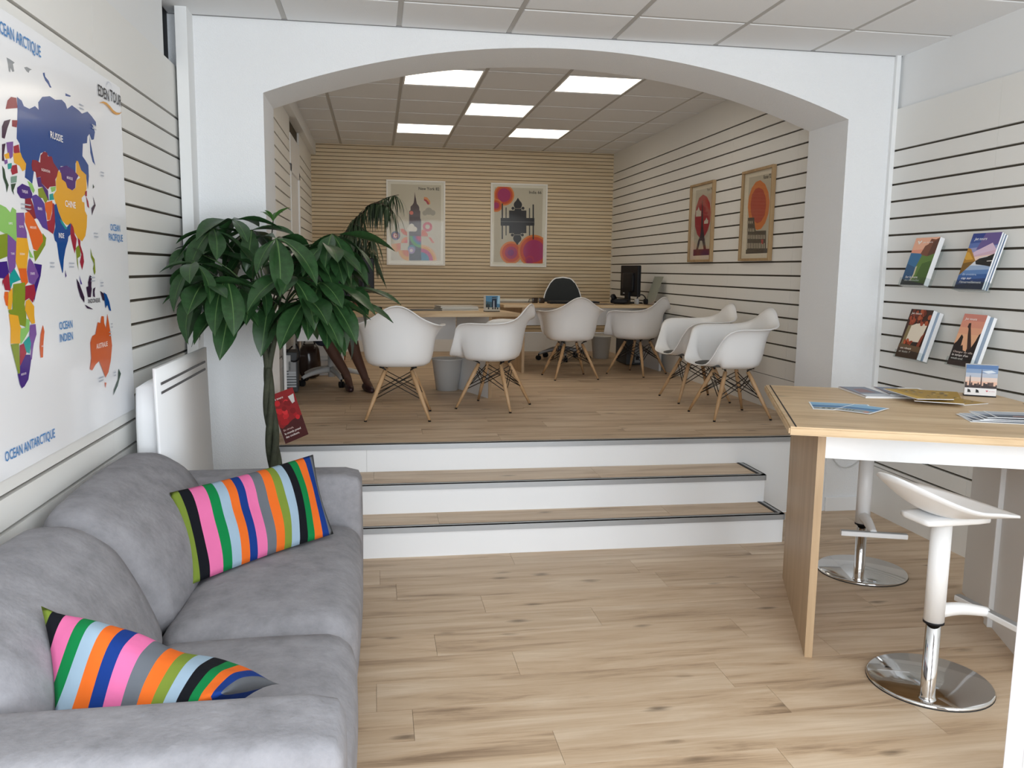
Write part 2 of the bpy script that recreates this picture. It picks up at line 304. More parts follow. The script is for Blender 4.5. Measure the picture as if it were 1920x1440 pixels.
MAP_POLY=[
('navy',[(-2.022,1.969),(-1.991,1.964),(-1.978,1.951),(-1.939,1.95),(-1.896,1.966),(-1.87,1.96),(-1.87,1.982),(-1.835,2.005),(-1.774,2.019),(-1.73,2.016),(-1.673,2.027),(-1.642,2.021),(-1.628,2.006),(-1.583,2.026),(-1.523,2.021),(-1.489,2.015),(-1.431,2.032),(-1.389,2.023),(-1.347,2.01),(-1.345,1.994),(-1.384,1.994),(-1.363,1.971),(-1.378,1.943),(-1.403,1.937),(-1.424,1.955),(-1.445,1.943),(-1.453,1.919),(-1.496,1.911),(-1.507,1.867),(-1.481,1.857),(-1.451,1.842),(-1.452,1.802),(-1.469,1.755),(-1.481,1.799),(-1.489,1.805),(-1.52,1.811),(-1.564,1.844),(-1.579,1.833),(-1.583,1.804),(-1.617,1.804),(-1.649,1.815),(-1.715,1.808),(-1.733,1.791),(-1.777,1.806),(-1.804,1.823),(-1.839,1.839),(-1.876,1.828),(-1.894,1.801),(-1.942,1.798),(-1.944,1.784),(-1.933,1.769),(-1.952,1.728),(-1.978,1.737),(-2.003,1.742),(-1.991,1.778),(-2.024,1.809),(-2.026,1.837),(-2.043,1.848),(-2.034,1.889),(-2.025,1.929)]),
('navy',[(-1.424,1.952),(-1.414,1.924),(-1.389,1.869),(-1.377,1.85),(-1.405,1.86),(-1.424,1.89)]),
('navy',[(-1.82,2.08),(-1.805,2.084),(-1.803,2.073),(-1.775,2.065),(-1.765,2.055),(-1.755,2.049),(-1.77,2.046),(-1.784,2.054),(-1.805,2.061),(-1.817,2.072)]),
('navy',[(-1.637,2.055),(-1.587,2.056),(-1.596,2.051),(-1.638,2.046)]),
('grey',[(-2.076,2.066),(-2.053,2.066),(-2.023,2.064),(-2.036,2.057),(-2.03,2.038),(-2.043,2.034),(-2.053,2.042),(-2.058,2.029),(-2.067,2.031),(-2.07,2.051)]),
('grey',[(-1.96,2.065),(-1.94,2.071),(-1.904,2.071),(-1.921,2.065),(-1.929,2.056),(-1.945,2.058)]),
('maroon',[(-2.088,1.946),(-2.063,1.961),(-2.026,1.965),(-2.024,1.937),(-2.104,1.92)]),
('dark',[(-2.135,1.867),(-2.118,1.885),(-2.075,1.897),(-2.1,1.868),(-2.122,1.836),(-2.14,1.836)]),
('maroon',[(-2.066,1.896),(-2.029,1.902),(-2.038,1.88),(-2.069,1.878)]),
('dark',[(-2.142,1.818),(-2.118,1.824),(-2.135,1.789),(-2.132,1.774),(-2.149,1.772)]),
('maroon',[(-1.942,1.8),(-1.914,1.803),(-1.884,1.799),(-1.877,1.822),(-1.85,1.837),(-1.824,1.837),(-1.819,1.826),(-1.788,1.83),(-1.776,1.812),(-1.737,1.793),(-1.751,1.773),(-1.769,1.76),(-1.768,1.739),(-1.818,1.732),(-1.835,1.722),(-1.882,1.737),(-1.887,1.756),(-1.919,1.75),(-1.923,1.766),(-1.946,1.769),(-1.95,1.785)]),
('purple',[(-1.919,1.75),(-1.887,1.755),(-1.882,1.737),(-1.835,1.719),(-1.832,1.687),(-1.861,1.694),(-1.877,1.726),(-1.909,1.723)]),
('olive',[(-1.913,1.717),(-1.877,1.725),(-1.862,1.711),(-1.839,1.69),(-1.863,1.677),(-1.882,1.692),(-1.911,1.69)]),
('lgreen',[(-1.815,1.731),(-1.768,1.738),(-1.774,1.724),(-1.806,1.716)]),
('teal',[(-1.826,1.708),(-1.795,1.714),(-1.79,1.694),(-1.828,1.689)]),
('purple',[(-1.732,1.802),(-1.665,1.816),(-1.6,1.808),(-1.558,1.794),(-1.588,1.772),(-1.596,1.749),(-1.628,1.737),(-1.668,1.743),(-1.682,1.76),(-1.713,1.766)]),
('yellow',[(-1.741,1.791),(-1.718,1.786),(-1.713,1.766),(-1.682,1.76),(-1.668,1.743),(-1.623,1.738),(-1.591,1.75),(-1.583,1.776),(-1.541,1.789),(-1.579,1.801),(-1.573,1.842),(-1.555,1.844),(-1.528,1.816),(-1.48,1.805),(-1.483,1.757),(-1.504,1.735),(-1.539,1.72),(-1.536,1.707),(-1.514,1.706),(-1.513,1.677),(-1.493,1.662),(-1.503,1.622),(-1.522,1.589),(-1.557,1.569),(-1.6,1.58),(-1.632,1.601),(-1.654,1.621),(-1.696,1.619),(-1.734,1.632),(-1.761,1.663),(-1.78,1.686),(-1.796,1.708),(-1.767,1.725),(-1.766,1.754)]),
('orange',[(-1.866,1.679),(-1.806,1.69),(-1.805,1.675),(-1.816,1.651),(-1.834,1.627),(-1.856,1.626),(-1.857,1.646),(-1.866,1.656)]),
('red',[(-1.803,1.684),(-1.782,1.677),(-1.788,1.632),(-1.801,1.599),(-1.815,1.584),(-1.854,1.594),(-1.861,1.622),(-1.831,1.627),(-1.812,1.651)]),
('iran',[(-1.965,1.691),(-1.93,1.699),(-1.896,1.691),(-1.87,1.676),(-1.86,1.625),(-1.854,1.594),(-1.896,1.601),(-1.927,1.624),(-1.947,1.629),(-1.952,1.664)]),
('nav2',[(-2.062,1.707),(-2.025,1.722),(-1.974,1.717),(-1.957,1.697),(-1.966,1.683),(-2.006,1.679),(-2.044,1.679),(-2.064,1.693)]),
('lgreen',[(-1.988,1.734),(-1.953,1.728),(-1.938,1.71),(-1.95,1.7),(-1.974,1.717)]),
('maroon',[(-2.012,1.679),(-1.972,1.685),(-1.955,1.664),(-1.941,1.626),(-1.962,1.622),(-1.998,1.642),(-2.017,1.649)]),
('orange',[(-2.018,1.638),(-1.992,1.643),(-1.955,1.623),(-1.931,1.602),(-1.9,1.578),(-1.899,1.558),(-1.949,1.528),(-1.975,1.533),(-2.001,1.582),(-2.023,1.611)]),
('olive',[(-1.899,1.584),(-1.872,1.57),(-1.883,1.547),(-1.938,1.512),(-1.968,1.495),(-1.976,1.528),(-1.949,1.528),(-1.899,1.558)]),
('blue',[(-1.793,1.676),(-1.773,1.683),(-1.761,1.66),(-1.734,1.632),(-1.697,1.61),(-1.661,1.627),(-1.64,1.6),(-1.685,1.58),(-1.691,1.567),(-1.716,1.539),(-1.737,1.505),(-1.75,1.463),(-1.756,1.459),(-1.777,1.505),(-1.788,1.558),(-1.803,1.564),(-1.811,1.584),(-1.792,1.608)]),
('teal',[(-1.753,1.637),(-1.727,1.627),(-1.689,1.607),(-1.706,1.603),(-1.743,1.623)]),
('red',[(-1.653,1.628),(-1.634,1.613),(-1.625,1.588),(-1.609,1.576),(-1.623,1.544),(-1.635,1.525),(-1.648,1.547),(-1.661,1.575),(-1.666,1.596)]),
('olive',[(-1.623,1.544),(-1.595,1.555),(-1.58,1.539),(-1.583,1.517),(-1.611,1.51),(-1.608,1.469),(-1.618,1.491)]),
('red',[(-1.6,1.58),(-1.575,1.571),(-1.577,1.555),(-1.555,1.527),(-1.55,1.498),(-1.573,1.469),(-1.591,1.497),(-1.573,1.523),(-1.595,1.558)]),
('violet',[(-2.115,1.827),(-2.069,1.836),(-2.079,1.793),(-2.095,1.784),(-2.11,1.8)]),
('red',[(-2.068,1.823),(-2.033,1.833),(-2.028,1.808),(-2.05,1.802),(-2.071,1.805)]),
('yellow',[(-2.075,1.802),(-2.024,1.811),(-2.016,1.799),(-1.99,1.783),(-1.996,1.766),(-2.019,1.758),(-2.036,1.772),(-2.072,1.776)]),
('red',[(-2.086,1.767),(-2.055,1.773),(-2.052,1.75),(-2.09,1.74),(-2.097,1.752)]),
('teal',[(-2.115,1.768),(-2.088,1.774),(-2.093,1.758),(-2.115,1.753)]),
('sage',[(-2.1,1.734),(-2.059,1.741),(-2.065,1.722),(-2.102,1.716)]),
('yellow',[(-2.135,1.791),(-2.102,1.801),(-2.101,1.785),(-2.125,1.78)]),
('dgreen',[(-2.151,1.759),(-2.138,1.75),(-2.133,1.728),(-2.118,1.709),(-2.133,1.687),(-2.136,1.707),(-2.15,1.726)]),
('dgreen',[(-2.103,1.713),(-2.069,1.719),(-2.09,1.696),(-2.086,1.684),(-2.1,1.695)]),
('violet',[(-2.137,1.775),(-2.116,1.78),(-2.115,1.77),(-2.133,1.764)]),
('violet',[(-2.082,1.634),(-2.028,1.638),(-2.025,1.619),(-2.03,1.605),(-2.017,1.581),(-2.017,1.564),(-2.086,1.564)]),
('lgreen',[(-2.19,1.652),(-2.145,1.645),(-2.118,1.632),(-2.104,1.648),(-2.08,1.642),(-2.091,1.549),(-2.122,1.564),(-2.201,1.579)]),
('olive',[(-2.203,1.566),(-2.147,1.573),(-2.154,1.509),(-2.213,1.498)]),
('violet',[(-2.145,1.571),(-2.094,1.552),(-2.108,1.48),(-2.125,1.465),(-2.152,1.465),(-2.157,1.509)]),
('yellow',[(-2.089,1.563),(-2.017,1.564),(-2.009,1.533),(-2.022,1.505),(-2.034,1.47),(-2.088,1.467),(-2.106,1.496),(-2.098,1.528)]),
('lgreen',[(-2.009,1.533),(-1.979,1.506),(-2.006,1.508)]),
('dgreen',[(-1.417,1.779),(-1.404,1.77),(-1.42,1.762)]),
('dark',[(-1.424,1.736),(-1.4,1.704),(-1.428,1.682),(-1.445,1.665),(-1.446,1.691),(-1.414,1.707)]),
('red',[(-1.503,1.745),(-1.484,1.75),(-1.487,1.73),(-1.505,1.729)]),
('red',[(-1.496,1.73),(-1.476,1.712),(-1.47,1.689),(-1.488,1.695)]),
('violet',[(-2.006,1.505),(-1.988,1.494),(-1.964,1.472),(-1.95,1.452),(-1.992,1.425),(-2.024,1.433),(-2.032,1.466),(-2.017,1.499)]),
('nav2',[(-1.979,1.49),(-1.921,1.486),(-1.936,1.452),(-1.975,1.405),(-1.996,1.374),(-1.992,1.422),(-1.95,1.452),(-1.964,1.472)]),
('orange',[(-2.09,1.475),(-2.037,1.475),(-2.03,1.434),(-2.054,1.423),(-2.077,1.437)]),
('nav2',[(-2.214,1.492),(-2.162,1.495),(-2.155,1.464),(-2.175,1.446),(-2.22,1.449)]),
('violet',[(-2.151,1.475),(-2.13,1.475),(-2.147,1.459),(-2.155,1.464)]),
('teal',[(-2.118,1.475),(-2.08,1.442),(-2.136,1.433),(-2.15,1.417),(-2.157,1.436),(-2.147,1.459)]),
('red',[(-2.174,1.454),(-2.156,1.462),(-2.154,1.43),(-2.151,1.412),(-2.186,1.415),(-2.194,1.436),(-2.201,1.426),(-2.199,1.441)]),
('olive',[(-2.131,1.43),(-2.053,1.434),(-2.056,1.39),(-2.066,1.369),(-2.058,1.336),(-2.066,1.303),(-2.106,1.312),(-2.115,1.334),(-2.133,1.335),(-2.172,1.35),(-2.174,1.358),(-2.147,1.359),(-2.142,1.393)]),
('orange',[(-2.189,1.41),(-2.169,1.41),(-2.173,1.384),(-2.17,1.368),(-2.187,1.372),(-2.195,1.395)]),
('yellow',[(-2.167,1.407),(-2.138,1.42),(-2.144,1.383),(-2.156,1.358),(-2.177,1.361)]),
('red',[(-2.051,1.423),(-1.988,1.427),(-1.982,1.399),(-2.006,1.372),(-2.031,1.387),(-2.061,1.38)]),
('yellow',[(-2.054,1.379),(-2.031,1.384),(-1.998,1.361),(-2.002,1.333),(-1.999,1.31),(-2.023,1.309),(-2.04,1.324),(-2.065,1.353)]),
('yellow',[(-2.173,1.347),(-2.114,1.339),(-2.106,1.309),(-2.095,1.3),(-2.114,1.258),(-2.174,1.263),(-2.167,1.305)]),
('lgreen',[(-2.104,1.301),(-2.07,1.301),(-2.059,1.328),(-2.037,1.321),(-2.045,1.291),(-2.081,1.269),(-2.108,1.255),(-2.111,1.274)]),
('violet',[(-2.036,1.307),(-1.996,1.307),(-1.994,1.276),(-2.018,1.25),(-2.028,1.231),(-2.039,1.204),(-2.049,1.202),(-2.041,1.23),(-2.048,1.269)]),
('teal',[(-2.089,1.259),(-2.048,1.275),(-2.038,1.252),(-2.052,1.222),(-2.077,1.23)]),
('olive',[(-2.174,1.261),(-2.12,1.259),(-2.127,1.173),(-2.139,1.172),(-2.157,1.217)]),
('red',[(-2.115,1.253),(-2.089,1.256),(-2.074,1.227),(-2.104,1.2),(-2.124,1.194)]),
('nav2',[(-2.142,1.172),(-2.127,1.172),(-2.124,1.192),(-2.081,1.222),(-2.049,1.219),(-2.045,1.202),(-2.055,1.181),(-2.073,1.147),(-2.102,1.131),(-2.121,1.127),(-2.132,1.141)]),
('aus',[(-1.942,1.301),(-1.934,1.28),(-1.946,1.249),(-1.957,1.201),(-1.974,1.202),(-1.976,1.235),(-1.963,1.274)]),
('dark',[(-1.635,1.44),(-1.615,1.427),(-1.569,1.374),(-1.572,1.355),(-1.605,1.375),(-1.627,1.408)]),
('iran',[(-1.607,1.452),(-1.585,1.42),(-1.598,1.42)]),
('dark',[(-1.502,1.451),(-1.484,1.445),(-1.493,1.411),(-1.49,1.401),(-1.504,1.372),(-1.533,1.373),(-1.545,1.409),(-1.522,1.412),(-1.524,1.425)]),
('dark',[(-1.569,1.348),(-1.519,1.336),(-1.487,1.328),(-1.511,1.329),(-1.548,1.334)]),
('dark',[(-1.476,1.401),(-1.451,1.407),(-1.463,1.391),(-1.461,1.37),(-1.48,1.374)]),
('dark',[(-1.403,1.392),(-1.364,1.381),(-1.358,1.353),(-1.378,1.357)]),
('blue',[(-1.363,1.385),(-1.333,1.377),(-1.305,1.348),(-1.289,1.311),(-1.31,1.316),(-1.328,1.338),(-1.351,1.325),(-1.358,1.353)]),
('olive',[(-1.482,1.547),(-1.467,1.521),(-1.445,1.508),(-1.442,1.461),(-1.454,1.451),(-1.465,1.474),(-1.452,1.491),(-1.478,1.514)]),
('nav2',[(-1.734,1.471),(-1.726,1.45),(-1.735,1.444)]),
('aus',[(-1.402,1.298),(-1.377,1.296),(-1.376,1.27),(-1.358,1.248),(-1.334,1.303),(-1.323,1.27),(-1.308,1.227),(-1.299,1.179),(-1.324,1.121),(-1.357,1.082),(-1.392,1.065),(-1.418,1.096),(-1.453,1.135),(-1.494,1.126),(-1.531,1.109),(-1.553,1.116),(-1.533,1.154),(-1.534,1.21),(-1.512,1.232),(-1.477,1.236),(-1.446,1.278),(-1.416,1.273)]),
('aus',[(-1.405,1.048),(-1.386,1.045),(-1.398,1.025)]),
('dgreen',[(-1.233,1.08),(-1.208,1.057),(-1.257,1.014),(-1.315,0.985),(-1.301,1.006),(-1.247,1.04)]),
]
MAP_TEXT=[
('OCEAN ARCTIQUE',-2.144,2.123,0.312,0.034,4884160),
('RUSSIE',-1.794,1.887,0.104,0.022,16053492),
('CHINE',-1.703,1.679,0.096,0.021,16053492),
('INDE',-1.774,1.574,0.046,0.016,16053492),
('OCEAN',-1.247,1.621,0.118,0.025,4884160),
('PACIFIQUE',-1.271,1.582,0.17,0.027,4884160),
('OCEAN',-1.812,1.276,0.114,0.026,4884160),
('INDIEN',-1.814,1.236,0.114,0.026,4884160),
('AUSTRALIE',-1.476,1.182,0.124,0.018,16181472),
('INDONESIE',-1.533,1.351,0.124,0.015,2892848),
('OCEAN ANTARCTIQUE',-2.258,0.938,0.356,0.029,4884160),
('EDEN',-1.31,2.113,0.122,0.04,2763310),
('TOUR',-1.172,2.12,0.138,0.042,2763310),
('KAZAKHSTAN',-1.884,1.775,0.067,0.008,15786208),
('MONGOLIE',-1.675,1.772,0.053,0.009,15786224),
('TURQUIE',-2.037,1.696,0.041,0.008,15786224),
('IRAN',-1.93,1.653,0.032,0.009,15786224),
('EGYPTE',-2.07,1.593,0.029,0.006,15786224),
('LIBYE',-2.139,1.599,0.024,0.006,15790320),
('SOUDAN',-2.079,1.514,0.033,0.006,16314592),
('TCHAD',-2.138,1.514,0.024,0.006,15786224),
('ARABIE SAOUDITE',-1.997,1.594,0.047,0.007,16314592),
('AFRIQUE DU SUD',-2.124,1.165,0.036,0.006,15786224),
('ETHIOPIE',-2.014,1.456,0.031,0.007,15786224),
('MADAGASCAR',-1.966,1.234,0.017,0.005,15786208),
]
POSTER_A=[('p', 13617076, [(0.055, 0.952), (0.65, 0.953), (0.648, 0.059), (0.05, 0.054)]), ('p', 5192248, [(0.336, 0.866), (0.345, 0.809), (0.351, 0.784), (0.361, 0.727), (0.378, 0.711), (0.39, 0.687), (0.39, 0.654), (0.401, 0.641), (0.401, 0.551), (0.411, 0.547), (0.411, 0.347), (0.268, 0.345), (0.269, 0.638), (0.286, 0.651), (0.286, 0.692), (0.311, 0.717), (0.324, 0.742), (0.332, 0.8)]), ('p', 3551290, [(0.268, 0.346), (0.411, 0.347), (0.411, 0.057), (0.268, 0.055)]), ('q', 5216842, (0.411, 0.347), 0.137, 180, 270), ('q', 2849428, (0.411, 0.347), 0.104, 180, 270), ('q', 8014484, (0.411, 0.347), 0.079, 180, 270), ('q', 12728938, (0.411, 0.347), 0.058, 180, 270), ('q', 15118970, (0.411, 0.059), 0.188, 0, 90), ('q', 14721098, (0.411, 0.059), 0.167, 0, 90), ('q', 12597876, (0.411, 0.059), 0.143, 0, 90), ('q', 2784934, (0.411, 0.059), 0.098, 0, 90), ('c', 14182992, (0.296, 0.62), 0.023), ('c', 11051668, (0.503, 0.644), 0.043), ('c', 11051668, (0.457, 0.622), 0.03), ('c', 11051668, (0.55, 0.626), 0.033), ('c', 15130576, (0.298, 0.461), 0.032), ('c', 15130576, (0.27, 0.428), 0.025), ('c', 15130576, (0.334, 0.429), 0.03), ('p', 15130576, [(0.269, 0.44), (0.336, 0.441), (0.335, 0.401), (0.268, 0.401)]), ('c', 7040140, (0.108, 0.348), 0.053), ('c', 13657469, (0.108, 0.348), 0.033), ('c', 15130058, (0.108, 0.348), 0.022), ('c', 14041180, (0.108, 0.348), 0.012), ('c', 13656172, (0.488, 0.46), 0.057), ('c', 13617076, (0.488, 0.46), 0.027), ('p', 14381136, [(0.164, 0.43), (0.202, 0.43), (0.235, 0.4), (0.245, 0.386), (0.245, 0.348), (0.202, 0.364), (0.172, 0.397)]), ('q', 14715472, (0.247, 0.263), 0.075, 90, 180), ('q', 14178888, (0.247, 0.263), 0.043, 90, 180), ('p', 14654028, [(0.055, 0.249), (0.168, 0.26), (0.167, 0.185), (0.117, 0.151), (0.067, 0.191)]), ('p', 14186556, [(0.118, 0.257), (0.168, 0.26), (0.167, 0.185), (0.126, 0.167)]), ('q', 14721093, (0.264, 0.178), 0.125, 180, 270), ('q', 14185530, (0.264, 0.178), 0.079, 180, 270), ('c', 3639708, (0.297, 0.195), 0.046), ('c', 10258102, (0.297, 0.179), 0.042), ('c', 14734554, (0.293, 0.175), 0.02), ('p', 14381136, [(0.419, 0.422), (0.457, 0.419), (0.491, 0.374), (0.491, 0.347), (0.411, 0.347)]), ('p', 14383718, [(0.495, 0.341), (0.53, 0.333), (0.573, 0.267), (0.537, 0.275)]), ('p', 14981734, [(0.445, 0.811), (0.482, 0.806), (0.516, 0.768), (0.522, 0.731), (0.503, 0.722), (0.478, 0.763), (0.445, 0.783)]), ('p', 12076106, [(0.445, 0.787), (0.474, 0.779), (0.503, 0.747), (0.508, 0.722), (0.487, 0.724), (0.47, 0.754), (0.445, 0.77)]), ('t', 'New York 82', 2827810, (0.382, 0.89), (0.629, 0.893), 0.035)]
POSTER_B=[('p', 13353904, [(0.048, 0.949), (0.643, 0.95), (0.639, 0.05), (0.042, 0.053)]), ('c', 14844991, (0.163, 0.858), 0.125), ('c', 13783086, (0.163, 0.858), 0.107), ('c', 11546730, (0.163, 0.858), 0.081), ('c', 14844991, (0.067, 0.733), 0.078), ('c', 13783086, (0.067, 0.733), 0.059), ('c', 11546730, (0.067, 0.733), 0.037), ('c', 14844991, (0.259, 0.169), 0.138), ('c', 13783086, (0.259, 0.169), 0.114), ('c', 11546730, (0.259, 0.169), 0.076), ('c', 14844991, (0.544, 0.194), 0.198), ('c', 13783086, (0.544, 0.194), 0.175), ('c', 11546730, (0.544, 0.194), 0.136), ('c', 9054840, (0.255, 0.169), 0.04), ('c', 12597856, (0.492, 0.084), 0.056), ('c', 11546730, (0.492, 0.076), 0.038), ('p', 2894640, [(0.227, 0.677), (0.441, 0.682), (0.445, 0.409), (0.231, 0.404)]), ('p', 2894640, [(0.125, 0.585), (0.542, 0.594), (0.543, 0.501), (0.126, 0.492)]), ('c', 2894640, (0.335, 0.747), 0.051), ('p', 2894640, [(0.301, 0.778), (0.334, 0.831), (0.369, 0.78)]), ('p', 2894640, [(0.294, 0.708), (0.379, 0.71), (0.38, 0.677), (0.294, 0.675)]), ('c', 2894640, (0.274, 0.704), 0.018), ('c', 2894640, (0.399, 0.708), 0.018), ('c', 2894640, (0.333, 0.344), 0.051), ('p', 2894640, [(0.3, 0.313), (0.333, 0.259), (0.367, 0.315)]), ('p', 2894640, [(0.288, 0.411), (0.377, 0.413), (0.378, 0.381), (0.289, 0.379)]), ('c', 2894640, (0.271, 0.383), 0.018), ('c', 2894640, (0.396, 0.386), 0.018), ('p', 2894640, [(0.134, 0.758), (0.151, 0.758), (0.156, 0.332), (0.14, 0.332)]), ('p', 2894640, [(0.184, 0.712), (0.196, 0.712), (0.2, 0.377), (0.188, 0.377)]), ('p', 2894640, [(0.473, 0.711), (0.485, 0.711), (0.491, 0.381), (0.479, 0.381)]), ('p', 2894640, [(0.516, 0.756), (0.533, 0.756), (0.54, 0.334), (0.524, 0.334)]), ('p', 9276038, [(0.131, 0.544), (0.538, 0.547), (0.538, 0.543), (0.131, 0.54)]), ('p', 12169632, [(0.297, 0.703), (0.376, 0.705), (0.376, 0.701), (0.297, 0.699)]), ('p', 12169632, [(0.29, 0.389), (0.373, 0.39), (0.373, 0.385), (0.29, 0.384)]), ('t', 'India 66', 2827810, (0.472, 0.884), (0.625, 0.885), 0.036)]
POSTER_C=[('p', 13222578, [(0.103, 0.648), (0.486, 0.642), (0.504, 0.058), (0.103, 0.057)]), ('p', 11545656, [(0.278, 0.598), (0.37, 0.571), (0.442, 0.513), (0.475, 0.434), (0.47, 0.35), (0.423, 0.274), (0.345, 0.22), (0.259, 0.209), (0.175, 0.249), (0.116, 0.324), (0.103, 0.406), (0.126, 0.5), (0.187, 0.575)]), ('p', 3942968, [(0.261, 0.548), (0.27, 0.547), (0.293, 0.431), (0.316, 0.301), (0.348, 0.228), (0.405, 0.111), (0.348, 0.109), (0.304, 0.189), (0.255, 0.191), (0.217, 0.112), (0.165, 0.113), (0.211, 0.196), (0.251, 0.231), (0.262, 0.303), (0.264, 0.433)]), ('p', 4726078, [(0.1, 0.114), (0.494, 0.113), (0.495, 0.059), (0.101, 0.057)]), ('p', 14998994, [(0.125, 0.463), (0.16, 0.468), (0.187, 0.496), (0.216, 0.461), (0.252, 0.455), (0.25, 0.408), (0.127, 0.411)]), ('p', 14998994, [(0.332, 0.361), (0.362, 0.37), (0.382, 0.391), (0.407, 0.367), (0.426, 0.364), (0.422, 0.335), (0.331, 0.337)]), ('t', 'Paris 79', 2827810, (0.37, 0.621), (0.481, 0.617), 0.024)]
POSTER_D=[('p', 13222578, [(0.096, 0.648), (0.478, 0.641), (0.482, 0.057), (0.102, 0.057)]), ('p', 14645812, [(0.293, 0.609), (0.38, 0.571), (0.442, 0.506), (0.471, 0.432), (0.461, 0.35), (0.415, 0.28), (0.351, 0.241), (0.282, 0.235), (0.192, 0.267), (0.125, 0.339), (0.097, 0.423), (0.106, 0.497), (0.15, 0.562), (0.217, 0.602)]), ('p', 12073520, [(0.279, 0.555), (0.351, 0.532), (0.399, 0.474), (0.415, 0.413), (0.401, 0.341), (0.345, 0.296), (0.276, 0.287), (0.201, 0.316), (0.157, 0.381), (0.145, 0.444), (0.163, 0.511), (0.216, 0.55)]), ('p', 4143676, [(0.11, 0.337), (0.22, 0.334), (0.243, 0.264), (0.261, 0.23), (0.438, 0.225), (0.448, 0.092), (0.481, 0.092), (0.479, 0.057), (0.102, 0.057), (0.102, 0.088), (0.122, 0.09), (0.117, 0.22)]), ('p', 13617336, [(0.129, 0.254), (0.142, 0.254), (0.145, 0.229), (0.132, 0.229)]), ('p', 13617336, [(0.159, 0.253), (0.172, 0.253), (0.175, 0.228), (0.162, 0.227)]), ('p', 13617336, [(0.188, 0.251), (0.201, 0.251), (0.204, 0.226), (0.191, 0.226)]), ('p', 13617336, [(0.217, 0.25), (0.23, 0.25), (0.233, 0.225), (0.22, 0.225)]), ('p', 13617336, [(0.126, 0.204), (0.139, 0.204), (0.143, 0.172), (0.13, 0.172)]), ('p', 13617336, [(0.156, 0.203), (0.169, 0.203), (0.173, 0.171), (0.16, 0.171)]), ('p', 13617336, [(0.185, 0.201), (0.198, 0.202), (0.202, 0.17), (0.189, 0.17)]), ('p', 13617336, [(0.214, 0.2), (0.227, 0.2), (0.231, 0.169), (0.218, 0.169)]), ('p', 13617336, [(0.243, 0.199), (0.256, 0.199), (0.26, 0.168), (0.247, 0.168)]), ('p', 13617336, [(0.272, 0.198), (0.285, 0.198), (0.289, 0.167), (0.276, 0.167)]), ('p', 13617336, [(0.301, 0.197), (0.313, 0.197), (0.317, 0.166), (0.304, 0.166)]), ('p', 13617336, [(0.329, 0.196), (0.341, 0.196), (0.345, 0.165), (0.332, 0.165)]), ('p', 13617336, [(0.357, 0.195), (0.369, 0.195), (0.373, 0.164), (0.36, 0.164)]), ('p', 13617336, [(0.384, 0.194), (0.397, 0.194), (0.4, 0.164), (0.388, 0.163)]), ('p', 13617336, [(0.412, 0.193), (0.424, 0.193), (0.428, 0.163), (0.415, 0.162)]), ('p', 13617336, [(0.128, 0.14), (0.141, 0.141), (0.146, 0.099), (0.133, 0.099)]), ('p', 13617336, [(0.157, 0.14), (0.171, 0.14), (0.176, 0.099), (0.162, 0.098)]), ('p', 13617336, [(0.187, 0.139), (0.2, 0.139), (0.205, 0.098), (0.192, 0.098)]), ('p', 13617336, [(0.216, 0.138), (0.229, 0.138), (0.234, 0.097), (0.221, 0.097)]), ('p', 13617336, [(0.245, 0.137), (0.258, 0.137), (0.263, 0.097), (0.25, 0.096)]), ('p', 13617336, [(0.274, 0.136), (0.287, 0.136), (0.291, 0.096), (0.279, 0.096)]), ('p', 13617336, [(0.302, 0.135), (0.315, 0.136), (0.32, 0.095), (0.307, 0.095)]), ('p', 13617336, [(0.33, 0.135), (0.343, 0.135), (0.348, 0.095), (0.335, 0.094)]), ('p', 13617336, [(0.358, 0.134), (0.371, 0.134), (0.376, 0.094), (0.363, 0.094)]), ('p', 13617336, [(0.386, 0.133), (0.398, 0.133), (0.403, 0.094), (0.391, 0.093)]), ('p', 13617336, [(0.414, 0.132), (0.426, 0.132), (0.431, 0.093), (0.418, 0.093)]), ('p', 13617336, [(0.125, 0.311), (0.139, 0.311), (0.141, 0.292), (0.128, 0.292)]), ('p', 13617336, [(0.155, 0.309), (0.168, 0.309), (0.17, 0.29), (0.157, 0.29)]), ('p', 13617336, [(0.184, 0.308), (0.197, 0.308), (0.2, 0.289), (0.187, 0.289)]), ('p', 11546684, [(0.361, 0.161), (0.402, 0.16), (0.399, 0.126), (0.372, 0.127)]), ('t', 'Rome 72', 2827810, (0.351, 0.612), (0.472, 0.609), 0.03)]
# ================================================================== the setting
def slat_wall(name, loc, rotz, s0, s1, z0, grooves, ztop, seams, m_board=None, m_back=None, depth=.018, gap=.0125, holes=(), part='slat_board'):
    """backing wall with one board per course; local x runs along the wall, -y points into the room"""
    r = struct(name, BX(s0, s1, 0, .05, z0, ztop), m_back or M_GROOVE, loc=loc, rot=(0, 0, rotz))
    zs = [ztop + gap / 2] + list(grooves) + [z0 - gap / 2]
    xs = [s0] + sorted(seams) + [s1]
    for i in range(len(zs) - 1):
        a, b = zs[i + 1] + gap / 2, zs[i] - gap / 2
        if b - a < .01: continue
        for k in range(len(xs) - 1):
            segs = [(xs[k], xs[k + 1])]
            for h0, h1 in holes:
                segs = [q for p, e in segs for q in ((p, min(e, h0)), (max(p, h1), e)) if q[1] - q[0] > .01]
            for p, e in segs:
                done(part, BX(p + .0008, e - .0008, -depth, 0, a, b), m_board or M_SLAT, r)
    return r
TL_ = pi / 2 - .0157
LW0 = (-1.02, 4.75, 0)
